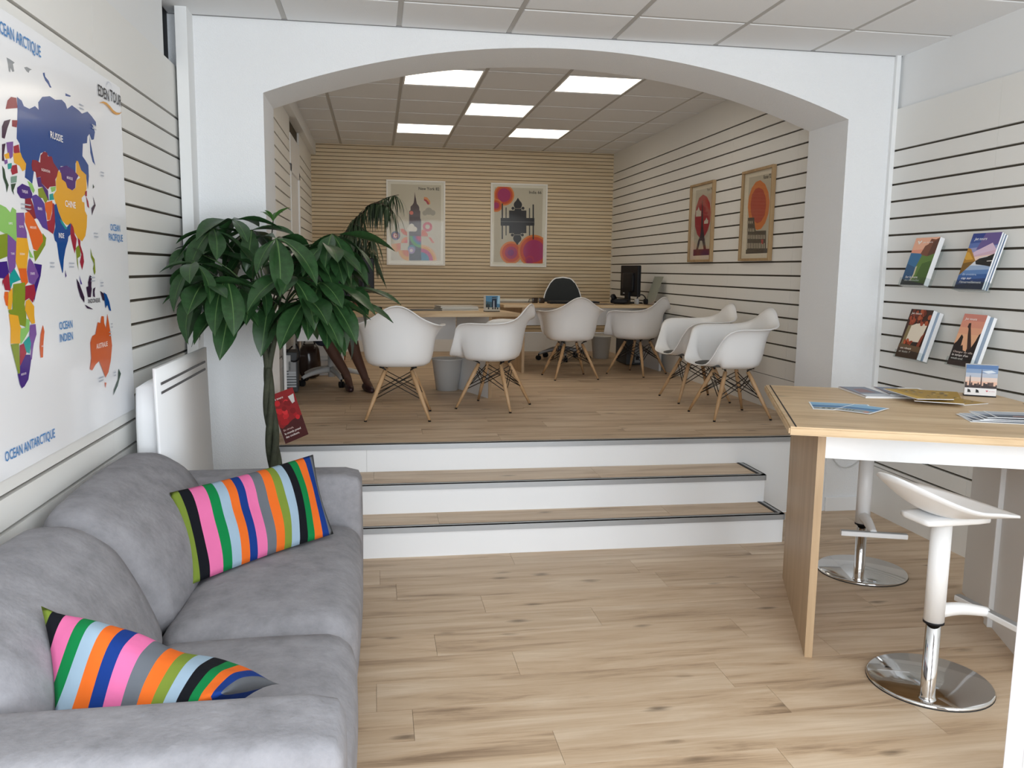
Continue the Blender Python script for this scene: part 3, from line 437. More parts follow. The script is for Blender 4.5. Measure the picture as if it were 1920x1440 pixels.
# left: white slat wall (its line leans a little off the room's axis)
wall_left = slat_wall('wall_left', LW0, TL_, -5.75, .05, .25, [2.239 - .1 * k for k in range(20)], 2.50, [-1.30, -2.50, -3.70, -4.90])
done('upper_wall', BX(-5.75, -.215, -.002, .05, 2.50, 2.80), M_PAINT_S, wall_left); done('gap_shade', BX(-.215, .03, .035, .05, 2.50, 2.80), M_BLACK, wall_left)  # black filler paints the shade in the gap beside the corner post
done('skirting', BX(-5.75, .05, -.016, .05, 0, .245), M_BASE, wall_left)
# right
wall_right = slat_wall('wall_right', (3.11, 0, 0), -pi / 2, -4.80, .95, .30, [2.232 - .1005 * k for k in range(20)], 2.476, [-3.91, -2.71, -1.51, -.31])
done('upper_wall', BX(-4.80, .95, 0, .05, 2.476, 2.80), M_PAINT_S, wall_right)
done('skirting', BX(-4.80, .95, -.016, .05, 0, .295), M_BASE, wall_right)
# back left, with the door in it
wall_left_back = slat_wall('wall_left_back', (-.754, 0, 0), pi / 2, 5.0, 10.35, .70, [2.586 - .0998 * k for k in range(19)], 2.79, [6.3], holes=((7.80, 8.72),))
done('upper_wall', BX(5.0, 10.35, 0, .05, 2.79, 2.95), M_PAINT_S, wall_left_back)
done('skirting', BX(5.0, 7.80, -.016, .05, .43, .695), M_BASE, wall_left_back); done('skirting', BX(8.72, 10.35, -.016, .05, .43, .695), M_BASE, wall_left_back)
door_1 = struct('door_1', BX(7.81, 8.71, -.010, .0, UF, 2.66), M_WHITE, loc=(-.754, 0, 0), rot=(0, 0, pi / 2))
for a_, b_, c_, d_ in ((7.80, 7.88, UF, 2.40), (8.64, 8.72, UF, 2.40), (7.80, 8.72, 2.33, 2.66)):
    done('door_frame', BX(a_, b_, -.024, -.008, c_, d_, bev=.003), M_WHITE, door_1)
hb = bmesh.new(); tube(hb, [(8.56, -.01, 1.52), (8.56, -.055, 1.52), (8.45, -.06, 1.52)], .009); done('door_handle', hb, M_ALU, door_1)
trim_3 = struct('trim_3', BX(-.754, -.679, 5.2, 10.35, 2.79, 2.95), M_PAINT_S)
# back right
wall_right_back = slat_wall('wall_right_back', (2.928, 0, 0), -pi / 2, -10.35, -5.0, .735, [2.681 - .1005 * k for k in range(19)], 2.95, [-6.72, -5.62, -8.0])
done('skirting', BX(-10.35, -5.0, -.016, .05, .43, .73), M_BASE, wall_right_back)
# back: narrow birch slats
wall_back = slat_wall('wall_back', (0, 10.315, 0), 0, -.80, 2.98, .722, [2.910 - .0429 * k for k in range(51)], 2.95, [], M_BIRCH, M_BIRCH_GROOVE, gap=.0068, part='birch_slat')
baseboard_back = struct('baseboard_back', BX(-.76, 2.96, 10.290, 10.36, .43, .716), M_BASE)

# arch wall
bm = bmesh.new(); Y0, Y1 = 4.798, 5.262
def arch_z(x): return 2.72 - (4.733 - sqrt(4.733 ** 2 - (x - 1.105) ** 2))
XA = [-1.16, -.585] + [-.585 + (2.794 + .585) * i / 96 for i in range(1, 96)] + [2.794, 3.20]
def q4(a, b, c, d, sm=False):
    f = bm.faces.new([bm.verts.new(p) for p in (a, b, c, d)]); f.smooth = sm
ZT = 2.96
for i in range(len(XA) - 1):
    a, b = XA[i], XA[i + 1]; inside = a >= -.5851 and b <= 2.7941
    za, zb = (arch_z(a), arch_z(b)) if inside else (0, 0)
    q4((a, Y0, za), (b, Y0, zb), (b, Y0, ZT), (a, Y0, ZT)); q4((b, Y1, zb), (a, Y1, za), (a, Y1, ZT), (b, Y1, ZT))
    if inside: q4((a, Y0, za), (a, Y1, za), (b, Y1, zb), (b, Y0, zb))
q4((-.585, Y0, 0), (-.585, Y1, 0), (-.585, Y1, arch_z(-.585)), (-.585, Y0, arch_z(-.585)))
q4((2.794, Y1, 0), (2.794, Y0, 0), (2.794, Y0, arch_z(2.794)), (2.794, Y1, arch_z(2.794)))
bmesh.ops.remove_doubles(bm, verts=bm.verts[:], dist=1e-4)
wall_arch = struct('wall_arch', bm, M_PAINT)
trim_1 = struct('trim_1', BX(-.99, -.932, 4.652, 4.82, 0, 2.80, bev=.002), M_PAINT_S)
trim_2 = struct('trim_2', BX(3.066, 3.094, 4.772, 4.80, .30, 2.80, bev=.002), M_PAINT_S)
baseboard_right = struct('baseboard_right', BX(2.80, 3.09, 4.782, 4.80, 0, .09, bev=.003), M_WHITE)

# floors: one object per plank
def plank_floor(name, x0, x1, y0, y1, zt, m, yref, fixed=(), L=1.285, W=.1945, slab=.05):
    r = struct(name, BX(x0, x1, y0 + .02, y1, zt - slab, zt - .010), M_BIRCH_GROOVE)
    rr = random.Random(name); k0 = math.floor((y0 - yref) / W)
    for k in range(k0, math.ceil((y1 - yref) / W)):
        a, b = max(y0, yref + k * W), min(y1, yref + (k + 1) * W)
        if b - a < .004: continue
        off = dict(fixed).get(k, rr.uniform(0, L)); x = off - L * math.ceil((off - x0) / L)
        while x < x1:
            p, e = max(x, x0), min(x + L, x1)
            if e - p > .004: done('plank', BX(p + .0006, e - .0006, a + .0005, b - .0005, zt - .010, zt), m, r)
            x += L
    return r
floor = plank_floor('floor', -1.12, 3.12, -1.05, 4.80, 0, M_FLOOR, 2.90, ((-1, -.009), (0, .518), (1, .225), (3, .465)))
floor_back = plank_floor('floor_back', -.585, 2.794, 4.80, 5.262, UF, M_FLOOR, 5.262)
floor_back_2 = plank_floor('floor_back', -.77, 2.94, 5.262, 10.33, UF, M_FLOOR, 5.262)
# platform riser and the two steps in front of it
def nosing(parent, x0, x1, y, z, ret=None):
    bm = bmesh.new(); box(bm, x0, x1, y - .006, y + .002, z - .030, z + .003, 0); box(bm, x0, x1, y - .006, y + .022, z - .001, z + .003, 0)
    if ret:
        box(bm, x1 - .022, x1 + .006, y, ret, z - .001, z + .003, 0); box(bm, x1 - .002, x1 + .006, y - .006, ret, z - .030, z + .003, 0)
    done('nosing', bm, M_ALU, parent)
    bm = bmesh.new(); box(bm, x0, x1 - (.022 if ret else 0), y + .022, y + .026, z - .001, z + .0035)
    if ret: box(bm, x1 - .038, x1 - .022, y + .022, ret, z - .001, z + .0035)
    done('rubber_strip', bm, M_RUBBER, parent)
riser_top = struct('platform_riser', BX(-.585, 2.794, 4.803, 4.85, 0, UF - .012), M_WHITE)
nosing(riser_top, -.585, 2.794, 4.797, UF)
done('riser_joint', BX(-.061, -.058, 4.8015, 4.804, .30, UF - .03), M_LGREY, riser_top)
for nm, y0, y1, z in (('stair_step', 4.244, 4.50, .162), ('stair_step', 4.492, 4.803, .3235)):
    s = struct(nm, BX(-.30, 2.236, y0, y1, 0, z - .010), M_WHITE)
    xs = [-.30, .32 if z < .2 else -.02, 1.60 if z < .2 else 1.26, 2.236]
    for i in range(3): done('tread_plank', BX(xs[i] + .0006, xs[i + 1] - .0006, y0 + .0005, y1 - .001, z - .010, z), M_FLOOR, s)
    nosing(s, -.30, 2.236, y0 - .002, z, ret=y1 - .004)

# ceilings: one object per tile, one per grid bar
def tile_ceiling(name, x0, x1, y0, y1, z, ox, oy, skip=()):
    r = struct(name, BX(x0, x1, y0, y1, z + .05, z + .09), M_TILE); T = .6; g = .012
    meshes = {}
    for i in range(math.floor((x0 - ox) / T), math.ceil((x1 - ox) / T)):
        for j in range(math.floor((y0 - oy) / T), math.ceil((y1 - oy) / T)):
            if (i, j) in skip: continue
            a, b, c, d = max(x0, ox + i * T + g), min(x1, ox + (i + 1) * T - g), max(y0, oy + j * T + g), min(y1, oy + (j + 1) * T - g)
            if b - a < .02 or d - c < .02: continue
            key = (round(b - a, 3), round(d - c, 3))
            if key not in meshes:
                bm = BX(0, b - a, 0, d - c, 0, .016); bb = [e for e in bm.edges if all(v.co.z < .001 for v in e.verts)]
                bmesh.ops.bevel(bm, geom=bb, offset=.005, segments=1, affect='EDGES')
                o = done('ceiling_tile', bm, M_TILE, r); meshes[key] = o.data
            else:
                o = bpy.data.objects.new('ceiling_tile', meshes[key]); link(o, r)
            o.location = (a, c, z)
    for i in range(math.floor((x0 - ox) / T), math.ceil((x1 - ox) / T) + 1):
        x = ox + i * T
        if x0 < x < x1: done('grid_bar', BX(x - .012, x + .012, y0, y1, z + .003, z + .03), M_TBAR, r)
    for j in range(math.floor((y0 - oy) / T), math.ceil((y1 - oy) / T) + 1):
        y = oy + j * T
        if y0 < y < y1: done('grid_bar', BX(x0, x1, y - .012, y + .012, z + .0035, z + .03), M_TBAR, r)
    done('edge_angle', BX(x0, x1, y1 - .012, y1, z - .002, z + .02), mat('edge_shadow_grey', (.22, .22, .22), .6), r)  # angle coloured dark to paint the shadow gap along the wall
    return r
ceiling = tile_ceiling('ceiling', -1.12, 3.12, -1.05, 4.798, 2.783, -.4658, 4.9505)
LIGHTS = [(1, -1), (3, -1), (2, 1), (1, 3), (3, 3)]
ceiling_back = tile_ceiling('ceiling_back', -.70, 2.95, 5.262, 10.32, 2.922, -.3904, 6.9044, set(LIGHTS))
M_PANEL = emit('light_panel', (1.0, .90, .75), 4.5)
LBL = {(1, -1): 'square white ceiling light panel, front left, its corner cut off by the arch', (3, -1): 'largest fully visible square ceiling light panel, front right behind the arch',
       (2, 1): 'middle one of the five square ceiling light panels', (1, 3): 'square ceiling light panel at rear left, above the New York poster', (3, 3): 'square ceiling light panel at rear right, above the India poster'}
for (i, j) in LIGHTS:
    t = thing('ceiling_light', LBL[(i, j)], 'ceiling light', (-.3904 + .6 * (i + .5), 6.9044 + .6 * (j + .5), 2.922), 0, 'square light panels in the rear ceiling')
    bm = bmesh.new()
    for a in ((-.288, -.276, -.288, .288), (.276, .288, -.288, .288), (-.276, .276, -.288, -.276), (-.276, .276, .276, .288)): box(bm, *a, -.001, .02)
    done('light_frame', bm, M_WHITE, t); done('diffuser', BX(-.276, .276, -.276, .276, .003, .012), M_PANEL, t)

# shop front behind the camera (only its daylight reaches the picture)
bm = bmesh.new(); box(bm, -1.2, 3.2, -1.10, -1.02, 0, .16); box(bm, -1.2, 3.2, -1.10, -1.02, 2.66, 2.80); box(bm, -1.2, -.95, -1.10, -1.02, .16, 2.66); box(bm, 2.95, 3.2, -1.10, -1.02, .16, 2.66)
wall_front = struct('wall_front', bm, M_PAINT_S)
# ================================================================== wall map
NLOC = lambda s, o=0: (LW0[0] + s * cos(TL_) + o * cos(TL_ - pi / 2), LW0[1] + s * sin(TL_) + o * sin(TL_ - pi / 2))
def on_left(s, out, z=0):
    x, y = NLOC(s, out); return (x, y, z)
M_MAPW = mat('glossy_map_sheet', (.85, .86, .88), .16, spec=.4, coat=.06)
wm = thing('world_map', 'huge glossy coloured world map board on the left slat wall above the sofa', 'map', on_left(0, .0185), TL_)
done('board', BX(-2.95, -1.035, -.008, 0, .888, 2.195, bev=.001), M_MAPW, wm)
pr = Print(clip=(-2.95, -1.04, .89, 2.19), y=-.0082)
def flat_gloss(h):
    return mat('gloss_%06x' % h, h, .18, spec=.35, coat=.06)
_f = flat; flat = flat_gloss
for k, pts in MAP_POLY: pr.poly(MAP_COL[k], pts)
flat = _f
done_map = pr.build('printed_countries', wm)
pr = Print(y=-.0205 + .0)
pr.y = -.0082 - .00003 * (len(MAP_POLY) + 4)
for t, s_, z_, w_, h_, c_ in MAP_TEXT: pr.text(c_, t, s_, z_, w_, h_)
# small water and island names, too small to read
rr = random.Random(3)
for s_, z_, w_ in ((-1.52, 2.04, .05), (-1.40, 1.99, .05), (-1.33, 1.83, .04), (-1.44, 1.60, .05), (-1.86, 1.49, .04), (-1.70, 1.49, .05), (-1.50, 1.44, .05), (-1.40, 1.42, .04), (-1.33, 1.23, .03), (-1.30, 1.26, .02), (-1.47, 1.07, .06), (-1.30, 1.07, .03), (-2.05, 1.66, .08)):
    for q in range(2): pr.poly(0xaab0bb, [(s_, z_ - q * .012), (s_ + w_ * rr.uniform(.7, 1), z_ - q * .012), (s_ + w_ * .9, z_ + .004 - q * .012), (s_, z_ + .004 - q * .012)])
pr.build('printed_names', wm, kind='stuff')
bm = bmesh.new()
pts = [(-1.305, 2.085), (-1.265, 2.096), (-1.225, 2.097), (-1.185, 2.090), (-1.15, 2.082), (-1.11, 2.081), (-1.07, 2.088), (-1.04, 2.10)]
for i in range(len(pts) - 1):
    w0, w1 = .006 * sin(pi * (i + .1) / 7.2), .006 * sin(pi * min(7.1, i + 1.1) / 7.2)
    bm.faces.new([bm.verts.new((p[0], -.0125, p[1] + d)) for p, d in ((pts[i], -w0), (pts[i + 1], -w1), (pts[i + 1], w1), (pts[i], w0))])
done('logo_swoosh', bm, flat(0xe0a24a), wm)
bm = bmesh.new()
sp = [(-1.175 + r * cos(a), 2.150 + 1.0 * r * sin(a)) for a, r in [(-1.2 + i * .35, .018 + .0022 * i) for i in range(16)]]
for i in range(len(sp) - 1):
    w = .0022 + .0012 * sin(i * .6)
    (x0, z0), (x1, z1) = sp[i], sp[i + 1]
    bm.faces.new([bm.verts.new(p) for p in ((x0, -.0122, z0 - w), (x1, -.0122, z1 - w), (x1, -.0122, z1 + w), (x0, -.0122, z0 + w))])
done('logo_swirl', bm, flat(0xb4bac8), wm)

# ================================================================== framed posters
def poster(label, loc, rotz, W, H, items, fm, border, group, depth=.022):
    t = thing('framed_poster', label, 'poster', loc, rotz, group)
    bm = bmesh.new(); fw = .018 if W > .6 else .020
    for a in ((0, W, 0, fw), (0, W, H - fw, H), (0, fw, fw, H - fw), (W - fw, W, fw, H - fw)): box(bm, a[0], a[1], -depth, 0, a[2], a[3], bev=.0015)
    done('frame', bm, fm, t)
    done('backing_sheet', BX(fw, W - fw, -.010, -.003, fw, H - fw), flat(border), t)
    p = Print(clip=(fw + .025, W - fw - .025, fw + .025, H - fw - .025), y=-.0102); p.items(items); p.build('print', t)
    done('cover_sheet', BX(fw, W - fw, -.0180, -.0178, fw, H - fw), M_FILM, t)
    return t
M_FRAME_W = mat('cream_frame', (.80, .78, .72), .45)
poster('white framed city poster lettered New York 82 on the birch slat wall', (.131, 10.296, 1.53), 0, .70, 1.0, POSTER_A, M_FRAME_W, 0xe9e4d6, 'framed posters')
poster('white framed city poster lettered India 66 on the birch slat wall', (1.381, 10.296, 1.53), 0, .70, 1.0, POSTER_B, M_FRAME_W, 0xe9e4d6, 'framed posters')
poster('oak framed red circle and tower poster, further one on right slat wall', (2.909, 7.588, 1.585), -pi / 2, .545, .70, POSTER_C, M_FRAME_OAK, 0xece4d4, 'framed posters', .03)
poster('oak framed orange sun poster lettered Rome 72 on the right slat wall', (2.909, 6.462, 1.585), -pi / 2, .535, .70, POSTER_D, M_FRAME_OAK, 0xece4d4, 'framed posters', .03)

# ================================================================== tub armchairs
def shell_bm():
    bm = bmesh.new()
    # rim of the shell (y forward, z up), right half from front centre to back centre
    key = [(0, .285, .378), (.12, .283, .382), (.182, .272, .398), (.214, .246, .450), (.236, .214, .526), (.262, .178, .594), (.281, .132, .624), (.289, .07, .633), (.290, .0, .633),
           (.285, -.07, .634), (.265, -.145, .638), (.222, -.205, .650), (.170, -.244, .680), (.114, -.266, .722), (.072, -.275, .749), (.036, -.279, .764), (0, -.280, .769)]
    def samp(K, n):
        d = [0]
        for i in range(1, len(K)): d.append(d[-1] + (Vector(K[i]) - Vector(K[i - 1])).length)
        out = []
        for j in range(n + 1):
            s = d[-1] * j / n; i = max(k for k in range(len(d)) if d[k] <= s + 1e-9); i = min(i, len(K) - 2); t = (s - d[i]) / (d[i + 1] - d[i])
            P = [Vector(K[max(0, min(len(K) - 1, i + q))]) for q in (-1, 0, 1, 2)]
            out.append(.5 * (2 * P[1] + (P[2] - P[0]) * t + (2 * P[0] - 5 * P[1] + 4 * P[2] - P[3]) * t * t + (3 * P[1] - P[0] - 3 * P[2] + P[3]) * t ** 3))
        return out
    half = samp(key, 32); rim = half + [Vector((-p.x, p.y, p.z)) for p in half[-2:0:-1]]
    WALL = [(0, 0), (.22, .001), (.44, .008), (.61, .032), (.705, .09), (.755, .20), (.785, .35), (.808, .52), (.833, .68), (.868, .82), (.92, .93), (1, 1)]
    FRONT = [(i / 11, (i / 11) ** 1.5) for i in range(12)]
    def lerp2(K, t):
        s = t * (len(K) - 1); i = min(len(K) - 2, int(s)); f = s - i; return (K[i][0] + (K[i + 1][0] - K[i][0]) * f, K[i][1] + (K[i + 1][1] - K[i][1]) * f)
    n = len(rim); c = Vector((0, .03, .352)); NR = 22; rings = [[bm.verts.new(c)] * n]
    for j in range(1, NR + 1):
        t = j / NR; ring = []
        for p in rim:
            side = min(1, max(0, (p.z - .39) / .17))
            h, v = lerp2(FRONT, t), lerp2(WALL, t); h, v = h[0] * (1 - side) + v[0] * side, h[1] * (1 - side) + v[1] * side
            q = Vector((c.x + (p.x - c.x) * h, c.y + (p.y - c.y) * h, c.z + (p.z - c.z) * v))
            if p.y < 0:   # back leans and keeps the tub full and round
                q.y += .02 * sin(pi * t) * min(1, -p.y / .2)
            q.z += .0 + .012 * (1 - t) * 0
            ring.append(bm.verts.new(q))
        rings.append(ring)
    # flange rolled outwards along the arms
    ring = []
    for p in rim:
        w = min(1, max(0, (p.z - .52) / .09)) * (1 - min(1, max(0, (p.z - .645) / .06)))
        o = Vector((p.x, p.y * .25, 0)); o = o.normalized() if o.length > 1e-6 else Vector((0, 0, 0))
        ring.append(bm.verts.new(p + o * (.006 + .020 * w) + Vector((0, 0, -.004 + .004 * w))))
    rings.append(ring)
    for j in range(len(rings) - 1):
        for k in range(n):
            a, b, c_, d = rings[j][k], rings[j][(k + 1) % n], rings[j + 1][(k + 1) % n], rings[j + 1][k]
            f = bm.faces.new((a, c_, d) if j == 0 else (a, b, c_, d)); f.smooth = True
    bmesh.ops.recalc_face_normals(bm, faces=bm.faces[:])
    bmesh.ops.solidify(bm, geom=bm.faces[:], thickness=.006)
    for f in bm.faces: f.smooth = True
    return bm
def make_tub_chair(label):
    t = thing('tub_chair', label, 'chair', group='white tub chairs')
    done('shell', shell_bm(), M_SHELL, t, smooth=True)
    TOP = [(.088, .085), (-.088, .085), (-.088, -.085), (.088, -.085)]; FT = [(.211, .211), (-.211, .211), (-.211, -.211), (.211, -.211)]
    L = []
    for (a, b), (c, d) in zip(TOP, FT):
        p, q = Vector((a, b, .325)), Vector((c, d, .006)); L.append((p, q))
        o = done('leg', TB([p, p.lerp(q, .25), p.lerp(q, .6), q], 0, n=12, radii=[.0135, .0155, .0135, .0085]), M_OAK_LEG, t)
        done('foot_cap', TB([p.lerp(q, .985), (c, d, 0)], .0092, n=10), M_BLACK, o)
    for i in range(4):
        (p, q), (r, s) = L[i], L[(i + 1) % 4]; bm = bmesh.new()
        tube(bm, [p.lerp(q, .06), r.lerp(s, .50)], .0032, 6); tube(bm, [p.lerp(q, .15), r.lerp(s, .58)], .0032, 6)
        tube(bm, [r.lerp(s, .06), p.lerp(q, .50)], .0032, 6); tube(bm, [r.lerp(s, .15), p.lerp(q, .58)], .0032, 6)
        done('cross_wire', bm, M_WIRE, t)
        bm = bmesh.new(); u = Vector((p.x * 1.22, p.y * 1.22, .350)); tube(bm, [p.lerp(q, .14), p.lerp(q, -.02), u], .0075, 8); tube(bm, [u - Vector((.0, 0, .004)), u + Vector((0, 0, .012))], .017, 10)
        done('mount_bracket', bm, M_WIRE, t)
    return t
# facing direction is local +y
def heading(fx, fy): return atan2(fy, fx) - pi / 2
CH = [((.150, 5.722), (.07, 1.0), 'white tub chair seen straight from behind, left of the waste bin'),
      ((.853, 6.074), (-.87, .49), 'white tub chair facing left at the left desk end, right of the waste bin'),
      ((1.812, 7.729), (-.09, 1.0), 'white tub chair seen from behind in front of the office chair and rear desk'),
      ((2.545, 7.965), (-.65, .76), 'white tub chair facing left beside the dark computer tower at the rear right'),
      ((2.500, 6.314), (-1.0, -.02), 'white tub chair with grey pad by right wall, the farther of the pair'),
      ((2.464, 5.553), (-1.0, -.05), 'white tub chair with grey pad by right wall, the nearest of the pair')]
ch0 = make_tub_chair(CH[0][2])
for i, ((x, y), (fx, fy), lab) in enumerate(CH):
    rz = heading(fx, fy)
    if i == 0: ch0.location = (x, y, UF); ch0.rotation_euler = (0, 0, rz); chairs = [ch0]
    else: chairs.append(dup(ch0, (x, y, UF), rz, lab))
for i, lab in ((4, 'dark grey round seat pad on the farther chair by the right wall'), (5, 'dark grey round seat pad on the nearest chair by the right wall')):
    (x, y), (fx, fy), _ = CH[i]; d = Vector((fx, fy, 0)).normalized()
    o = done('seat_pad', LT([(0, 0), (.130, 0), (.145, .006), (.145, .018), (.130, .024), (0, .026)], 32), mat('grey_felt', (.085, .085, .080), .95), loc=(x + d.x * .115, y + d.y * .115, UF + .361))
    tag(o, lab, 'cushion', 'seat pads')

# ================================================================== desks
def desk(label, loc, rotz, W, D, H, panels, modesty):
    t = thing('desk', label, 'desk', loc, rotz)
    done('desktop', BX(0, W, 0, D, H - .028, H, bev=.004), M_OAK, t)
    for (x, y0, y1) in panels:
        p = done('side_panel', BX(x, x + .024, y0, y1, 0, H - .028), M_WHITE, t)
        done('edge_band', BX(x - .001, x + .025, y0 - .003, y0 + .001, 0, H - .028), M_OAK_V, p)
    x0, x1, y, z0 = modesty
    done('modesty_panel', BX(x0, x1, y, y + .018, z0, H - .028), M_WHITE, t)
    return t
DH = .670
ang1 = .149
d1 = thing('desk', 'left oak topped desk with white front panel behind the nearest tub chair', 'desk', (-.66, 6.235, UF), ang1)
def prism(bm, pts, z0, z1, bev=0, mi=0):
    a = [bm.verts.new((x, y, z0)) for x, y in pts]; b = [bm.verts.new((x, y, z1)) for x, y in pts]; n = len(pts)
    fs = [bm.faces.new(a[::-1]), bm.faces.new(b)] + [bm.faces.new((a[i], a[(i + 1) % n], b[(i + 1) % n], b[i])) for i in range(n)]
    if bev: bmesh.ops.bevel(bm, geom=list({e for f in fs for e in f.edges}), offset=bev, segments=2, affect='EDGES')
bm = bmesh.new(); prism(bm, [(0, 0), (1.80, 0), (1.80, .80), (.14, .80), (0, .30)], DH - .028, DH, .004); done('desktop', bm, M_OAK, d1)
# the right side panel is set at an angle under the top
pa, pb = Vector((.867 + .66, 6.481 - 6.235)), Vector((.667 + .66, 7.064 - 6.235))
ca, sa = cos(-ang1), sin(-ang1)
rot2 = lambda v: Vector((v.x * ca - v.y * sa, v.x * sa + v.y * ca))
pa, pb = rot2(pa), rot2(pb); dv = (pb - pa).normalized(); ln = (pb - pa).length
aP = atan2(dv.y, dv.x) - pi / 2
sp_ = done('side_panel', BX(0, .026, .003, ln, 0, DH - .0285), M_WHITE, d1, loc=(pa.x, pa.y, 0), rot=(0, 0, aP))
done('edge_band', BX(-.0005, .0265, 0, .003, 0, DH - .0285), M_OAK_V, sp_)
done('side_panel', BX(.0, .018, .06, .28, 0, DH - .0285), M_WHITE, d1)
done('modesty_panel', BX(.13, pb.x - .01, .60, .618, .42, DH - .0285), M_WHITE, d1)
d2 = thing('desk', 'rear oak desk with white front panel before the birch slat wall', 'desk', (1.22, 8.06, UF), .05)
done('desktop', BX(0, 1.66, 0, .80, DH - .028, DH, bev=.004), M_OAK, d2)
done('desktop_return', BX(.15, .50, .803, 1.75, DH - .028, DH, bev=.004), M_OAK, d2)
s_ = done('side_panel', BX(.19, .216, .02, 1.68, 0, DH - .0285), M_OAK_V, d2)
done('side_panel', BX(1.634, 1.658, .04, .76, 0, DH - .0285), M_WHITE, d2)
done('modesty_panel', BX(.216, 1.634, .26, .278, .455, DH - .0285), M_WHITE, d2)
DT = UF + DH

def at_desk1(u, v, z=0):
    return (-.66 + u * cos(ang1) - v * sin(ang1), 6.235 + u * sin(ang1) + v * cos(ang1), DT + z)
# monitors
def monitor(label, loc, rotz, W, Hh, stand_h, group=None):
    """screen faces local +y, its back faces -y"""
    t = thing('monitor', label, 'monitor', loc, rotz, group)
    done('housing', BX(-W / 2, W / 2, -.028, .012, stand_h, stand_h + Hh, bev=.008), M_BLACK, t)
    done('rear_bulge', softbox(0, -.034, stand_h + Hh * .45, W * .62, .036, Hh * .62, .014, n=4), M_BLACK, t)
    done('screen', BX(-W / 2 + .012, W / 2 - .012, .0115, .0135, stand_h + .02, stand_h + Hh - .012), mat('dark_screen', (.02, .022, .026), .15), t)
    done('stand_neck', BX(-.055, .055, -.050, -.022, .014, stand_h + .10, bev=.006), M_BLACK, t)
    done('stand_foot', BX(-.12, .12, -.11, .09, 0, .014, bev=.005), M_BLACK, t)
    done('maker_badge', BX(-W * .32, -W * .18, -.0295, -.0278, stand_h + .025, stand_h + .035), M_LGREY, t)
    return t
monitor('black monitor seen from behind on the left desk, among the plant leaves', (-.258, 6.85, DT), .03, .49, .272, .142)
monitor('black monitor turned side-on at the right end of the rear desk', (2.675, 8.66, DT), radians(-84), .46, .325, .075)
# left desk: papers, keyboard, phone
def paper_stack(nm, label, cat, loc, rotz, W, D, n, th, col, group=None, twist=.05):
    t = thing(nm, label, cat, loc, rotz, group); r = random.Random(label)
    for k in range(n):
        done('sheet', BX(-W / 2, W / 2, -D / 2, D / 2, k * th, (k + 1) * th - .0006), flat(col[k % len(col)]), t, loc=(r.uniform(-.01, .01), r.uniform(-.01, .01), 0), rot=(0, 0, r.uniform(-twist, twist)))
    return t
paper_stack('paper_stack', 'loose stack of white papers on the left desk, left of the picture block', 'papers', (.66, 6.98, DT), .15, .31, .26, 7, .0052, [0xd8d5cd, 0xcfc9bd, 0xb9b4aa, 0xdedbd2])
o = done('folder', BX(-.21, .21, -.13, .13, 0, .006, bev=.002), mat('dark_folder', (.07, .065, .06), .5), loc=(.30, 6.88, DT), rot=(0, 0, .16)); tag(o, 'flat dark folder lying on the left desk behind the nearest chair', 'folder')
t = thing('desk_phone', 'low black telephone on the left desk, right of the monitor', 'phone', (-.045, 6.92, DT), .2)
done('phone_body', softbox(0, 0, .014, .17, .15, .028, .012, n=3), M_BLACK, t); done('handset', softbox(-.055, 0, .038, .045, .17, .024, .011, n=3), M_BLACK, t)
bm = bmesh.new()
for i in range(3):
    for j in range(4): box(bm, .0 + i * .022, .015 + i * .022, -.04 + j * .022, -.025 + j * .022, .027, .031)
done('key_pad', bm, M_GREYP, t)
t = thing('letter_tray', 'stacked dark letter trays with papers left of the monitor foot', 'tray', (-.455, 6.80, DT), .15)
for k in range(3):
    bm = bmesh.new(); z = k * .048; box(bm, -.07, .07, -.15, .10, z, z + .003); box(bm, -.07, -.067, -.15, .10, z, z + .046); box(bm, .067, .07, -.15, .10, z, z + .046); box(bm, -.07, .07, .097, .10, z, z + .046)
    done('tray_shelf', bm, M_BLACK, t); done('papers', BX(-.062, .062, -.145, .09, z + .0035, z + .018), M_PAPER, t)
def picture_block(nm, label, loc, rotz, W, D, Hh, art, top, group=None):
    """a desk block calendar: picture on the face (-y), white strip below it"""
    t = thing(nm, label, 'calendar', loc, rotz, group)
    done('page_block', BX(-W / 2, W / 2, 0, D, 0, Hh, bev=.001), M_PAPER, t)
    done('base_strip', BX(-W / 2 - .001, W / 2 + .001, -.002, D + .002, 0, .006), M_BLACK, t)
    p = Print(clip=(-W / 2, W / 2, .006, Hh), y=-.0022); art(p, W, Hh); p.build('printed_face', t); return t
def art_towers(p, W, H):
    p.poly(0xb9b4a6, [(-W, 0), (W, 0), (W, H), (-W, H)]); b = H * .27
    p.poly(0x4e7d9c, [(-W, b), (W, b), (W, H), (-W, H)]); p.poly(0x3d5a66, [(-W, b), (W * .1, b), (W * .0, H * .6), (-W, H * .72)])
    p.poly(0x2a3436, [(-W, b), (-W * .2, b), (-W * .22, H * .5), (-W * .3, H * .44), (-W * .36, H * .58), (-W * .42, H * .45), (-W, H * .52)])
    p.poly(0x1d2a3c, [(-W * .08, b), (W * .28, b), (W * .26, H * .92), (-W * .06, H * .92)]); p.poly(0xb5bcc4, [(W * .03, b), (W * .12, b), (W * .10, H * .70), (W * .05, H * .70)])
    p.poly(0x88a9bd, [(-W * .05, H * .82), (W * .28, H * .84), (W * .28, H * .87), (-W * .05, H * .85)]); p.poly(0x9cc0d4, [(W * .3, H * .5), (W, H * .4), (W, H), (W * .36, H)])
    for x in (-.3, .0, .17, .34): p.poly(0x2b2b2b, [(x * W - .006, .020), (x * W + .006, .020), (x * W + .005, .034), (x * W - .005, .034)])
picture_block('calendar_block', 'small picture block of tall blue towers standing on the left desk corner', (.925, 6.70, DT), .15, .118, .06, .128, art_towers, 0)
